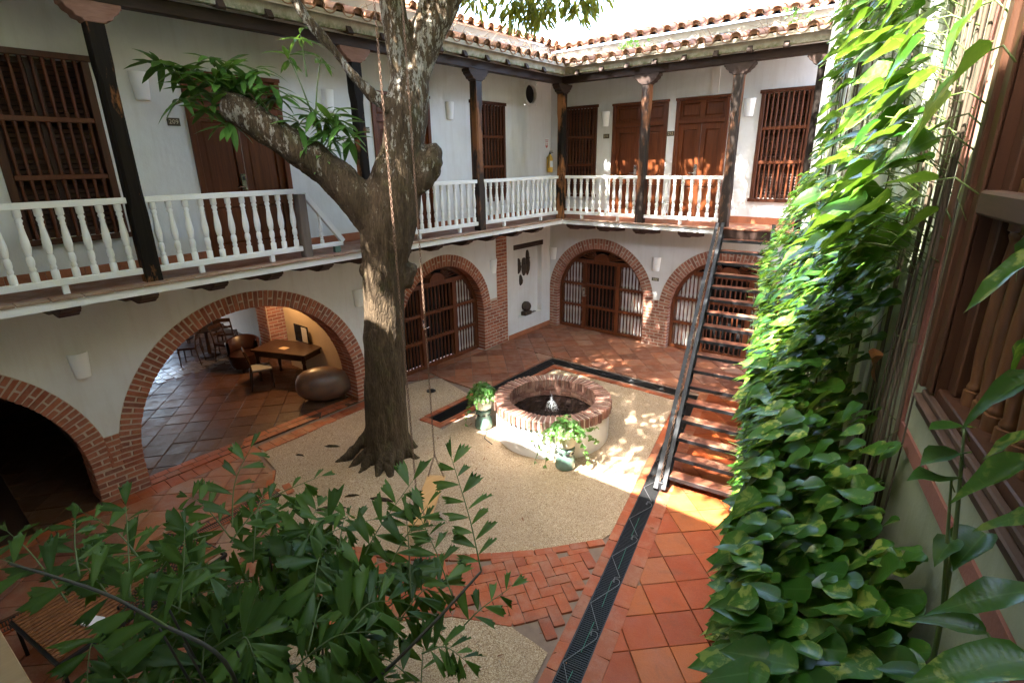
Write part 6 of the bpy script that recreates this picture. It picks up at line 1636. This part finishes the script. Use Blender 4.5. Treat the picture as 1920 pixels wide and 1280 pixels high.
def pinna(pts, n, size, side=None, spread=.9, name='frond', r=.006):
    """one branch of a frond: rib with alternate wedge leaflets"""
    P = [Vector(p) for p in smooth_path([(*p, 0) for p in pts], 6)] if False else [Vector(q[:3]) for q in smooth_path([(*p, 0) for p in pts], 6)]
    m = MB(); m.tube(P, [r*(1-.7*i/(len(P)-1)) for i in range(len(P))], 6); fr = m.build(name, 'palm_rib', palm, True)
    L = len(P)-1
    for k in range(n):
        t = .06+.94*(k+1)/n; i = min(L-1, int(t*L)); p = P[i].lerp(P[i+1], t*L-i); d = (P[i+1]-P[i]).normalized()
        tc_ = (CAM-p).normalized(); s = d.cross(tc_).normalized()*(1 if k % 2 else -1)
        dd = d*RP.uniform(.45, .8)+s*spread*RP.uniform(.8, 1.1)+Vector((0, 0, -.15))+rnd_dir()*.18
        if k == n-1: dd = d+rnd_dir()*.1
        nn = tc_*.8+Vector((0, 0, 1))*.7+rnd_dir()*.55
        LF.append((fr, p, dd, nn, size*1.18*RP.uniform(.75, 1.2)*(1-.3*t)))
    return fr
def rachis(pts, r):
    m = MB(); m.tube([Vector(q[:3]) for q in smooth_path([(*p, 0) for p in pts], 5)], [r*(1-.5*i/(len(pts)*5-5)) for i in range(len(pts)*5-4)], 7); m.build('rachis', 'palm_stem', palm, True)
base = Vector((5.35, -11.2, 0))
rachis([(5.6, -11.5, .0), (6.0, -11.45, .8), (6.40, -11.2, 1.42), (6.52, -11.05, 1.58), (6.64, -10.72, 1.79), (6.67, -10.37, 1.90)], .017)
pinna([(6.67, -10.37, 1.90), (6.51, -10.30, 2.23), (6.30, -10.24, 2.60)], 15, .175, spread=.95)
pinna([(6.61, -10.60, 1.82), (6.44, -10.56, 2.05), (6.28, -10.54, 2.24)], 11, .16)
pinna([(6.38, -10.77, 1.80), (6.24, -10.64, 2.09), (6.11, -10.54, 2.26)], 10, .17)
pinna([(6.05, -11.05, 1.80), (6.04, -10.79, 2.13), (6.12, -10.46, 2.46)], 12, .22)
pinna([(6.20, -10.95, 1.80), (6.22, -10.70, 2.10), (6.28, -10.48, 2.33)], 10, .19)
rachis([(5.5, -11.6, .0), (5.9, -11.75, 1.2), (6.12, -11.85, 2.04), (5.91, -12.04, 2.33), (5.75, -12.20, 2.56), (5.49, -12.46, 2.78)], .014)
pinna([(5.98, -11.98, 2.25), (5.80, -12.14, 2.48), (5.45, -12.48, 2.80)], 13, .20)
pinna([(5.53, -12.24, 2.57), (5.36, -12.20, 2.66), (5.21, -12.15, 2.72)], 9, .14); pinna([(5.76, -12.10, 2.46), (5.60, -12.03, 2.60), (5.43, -11.95, 2.80)], 10, .15)
pinna([(5.78, -11.92, 2.21), (5.65, -11.81, 2.40), (5.51, -11.72, 2.56)], 10, .15); pinna([(5.52, -11.47, 2.40), (5.40, -11.36, 2.62), (5.35, -11.20, 2.79)], 9, .15)
pinna([(5.45, -11.48, 2.25), (5.41, -11.19, 2.39), (5.48, -10.80, 2.42)], 10, .13); pinna([(6.70, -10.59, 1.62), (6.78, -10.49, 1.74), (6.86, -10.27, 1.80)], 8, .15)
pinna([(5.62, -11.3, 2.0), (5.70, -10.95, 2.10), (5.85, -10.65, 2.12)], 9, .15)
pinna([(5.2, -11.9, 2.2), (5.0, -11.95, 2.4), (4.75, -12.05, 2.5)], 10, .16); pinna([(5.3, -12.3, 2.3), (5.0, -12.35, 2.5), (4.7, -12.4, 2.55)], 10, .17)
for k in range(150):
    # dense lower foliage: pinnae springing in all directions from the stems
    a = RP.uniform(0, 2*pi); c = Vector((RP.uniform(4.7, 6.95), RP.uniform(-12.2, -10.7), 0)); c.z = RP.uniform(.6, 1.95)-.35*max(0, c.x-6.1)
    # stay under the sight-line of the swing and path
    d = Vector((math.cos(a), math.sin(a), RP.uniform(-.1, .7)))*RP.uniform(.25, .5)
    e = c+d+Vector((0, 0, -.05))
    if e.y-(-10.45)+(e.x-6.4)*.3 > 0 or c.x+c.y*.0 > 6.9: continue
    pinna([c, c+d*.55+Vector((0, 0, .06)), e], RP.randint(8, 12), RP.uniform(.15, .27))
for k in range(14):
    x = RP.uniform(5.0, 6.3); y = RP.uniform(-12.0, -11.0); rachis([(5.5+RP.uniform(-.3, .4), -11.4+RP.uniform(-.25, .25), 0), (x*.7+1.65, y*.7-3.4, .8), (x, y, RP.uniform(1.4, 2.1))], .013)
LF.sort(key=lambda t: (t[1]-CAM).length-t[4]*5)
for fr, p, dd, nn, s in LF[:300]: link('leaflet', RP.choice(WLM), fr, None, leaf_matrix(p, dd, nn, s))
leaf_mass('leaflets', [(RP.choice(WL), leaf_matrix(p, dd, nn, s)) for fr, p, dd, nn, s in LF[300:]], 'palm_leaf', palm)
# fallen leaves and chips on the ground
fl_items = []
for k in range(150):
    x = RP.uniform(.4, 7.0); y = RP.uniform(-10.5, -1.0)
    if abs(x-3.88) < 1.05 and abs(y+5.46) < 1.05: continue
    a = RP.uniform(0, 2*pi); fl_items.append((ML[k % 4], leaf_matrix((x, y, .012), (math.cos(a), math.sin(a), RP.uniform(-.1, .15)), Vector((0, 0, 1))+rnd_dir()*.3, RP.uniform(.03, .10))))
fo_ = leaf_mass('fallen_leaves', fl_items, 'dead_leaf', None); fo_['label'] = 'small dry brown leaves fallen over the courtyard floor'
# tufts of small weeds on the roof edge
rp = thing('roof_weed', 'small bright green weed growing on the back roof tiles', 'plant', (3.0, -.5, 6.95))
leaf_mass('leaves', [(PLF[k % 3], leaf_matrix(Vector((2.55+RP.uniform(-.35, .35), -.55+RP.uniform(-.15, .15), 6.95+RP.uniform(0, .16))), rnd_dir()+Vector((0, 0, .3)), rnd_dir()+Vector((0, 0, 1)), RP.uniform(.06, .11))) for k in range(34)], 'pot_leaf', rp)
rp = thing('roof_weed', 'taller pale weed on the back roof near the vine wall', 'plant', (5.2, -.5, 6.95))
leaf_mass('leaves', [(PLF[k % 3], leaf_matrix(Vector((5.9+RP.uniform(-.25, .25), -.5+RP.uniform(-.15, .15), 6.94+RP.uniform(0, .30))), rnd_dir()+Vector((0, 0, .3)), rnd_dir()+Vector((0, 0, 1)), RP.uniform(.05, .09))) for k in range(26)], 'pot_leaf', rp)
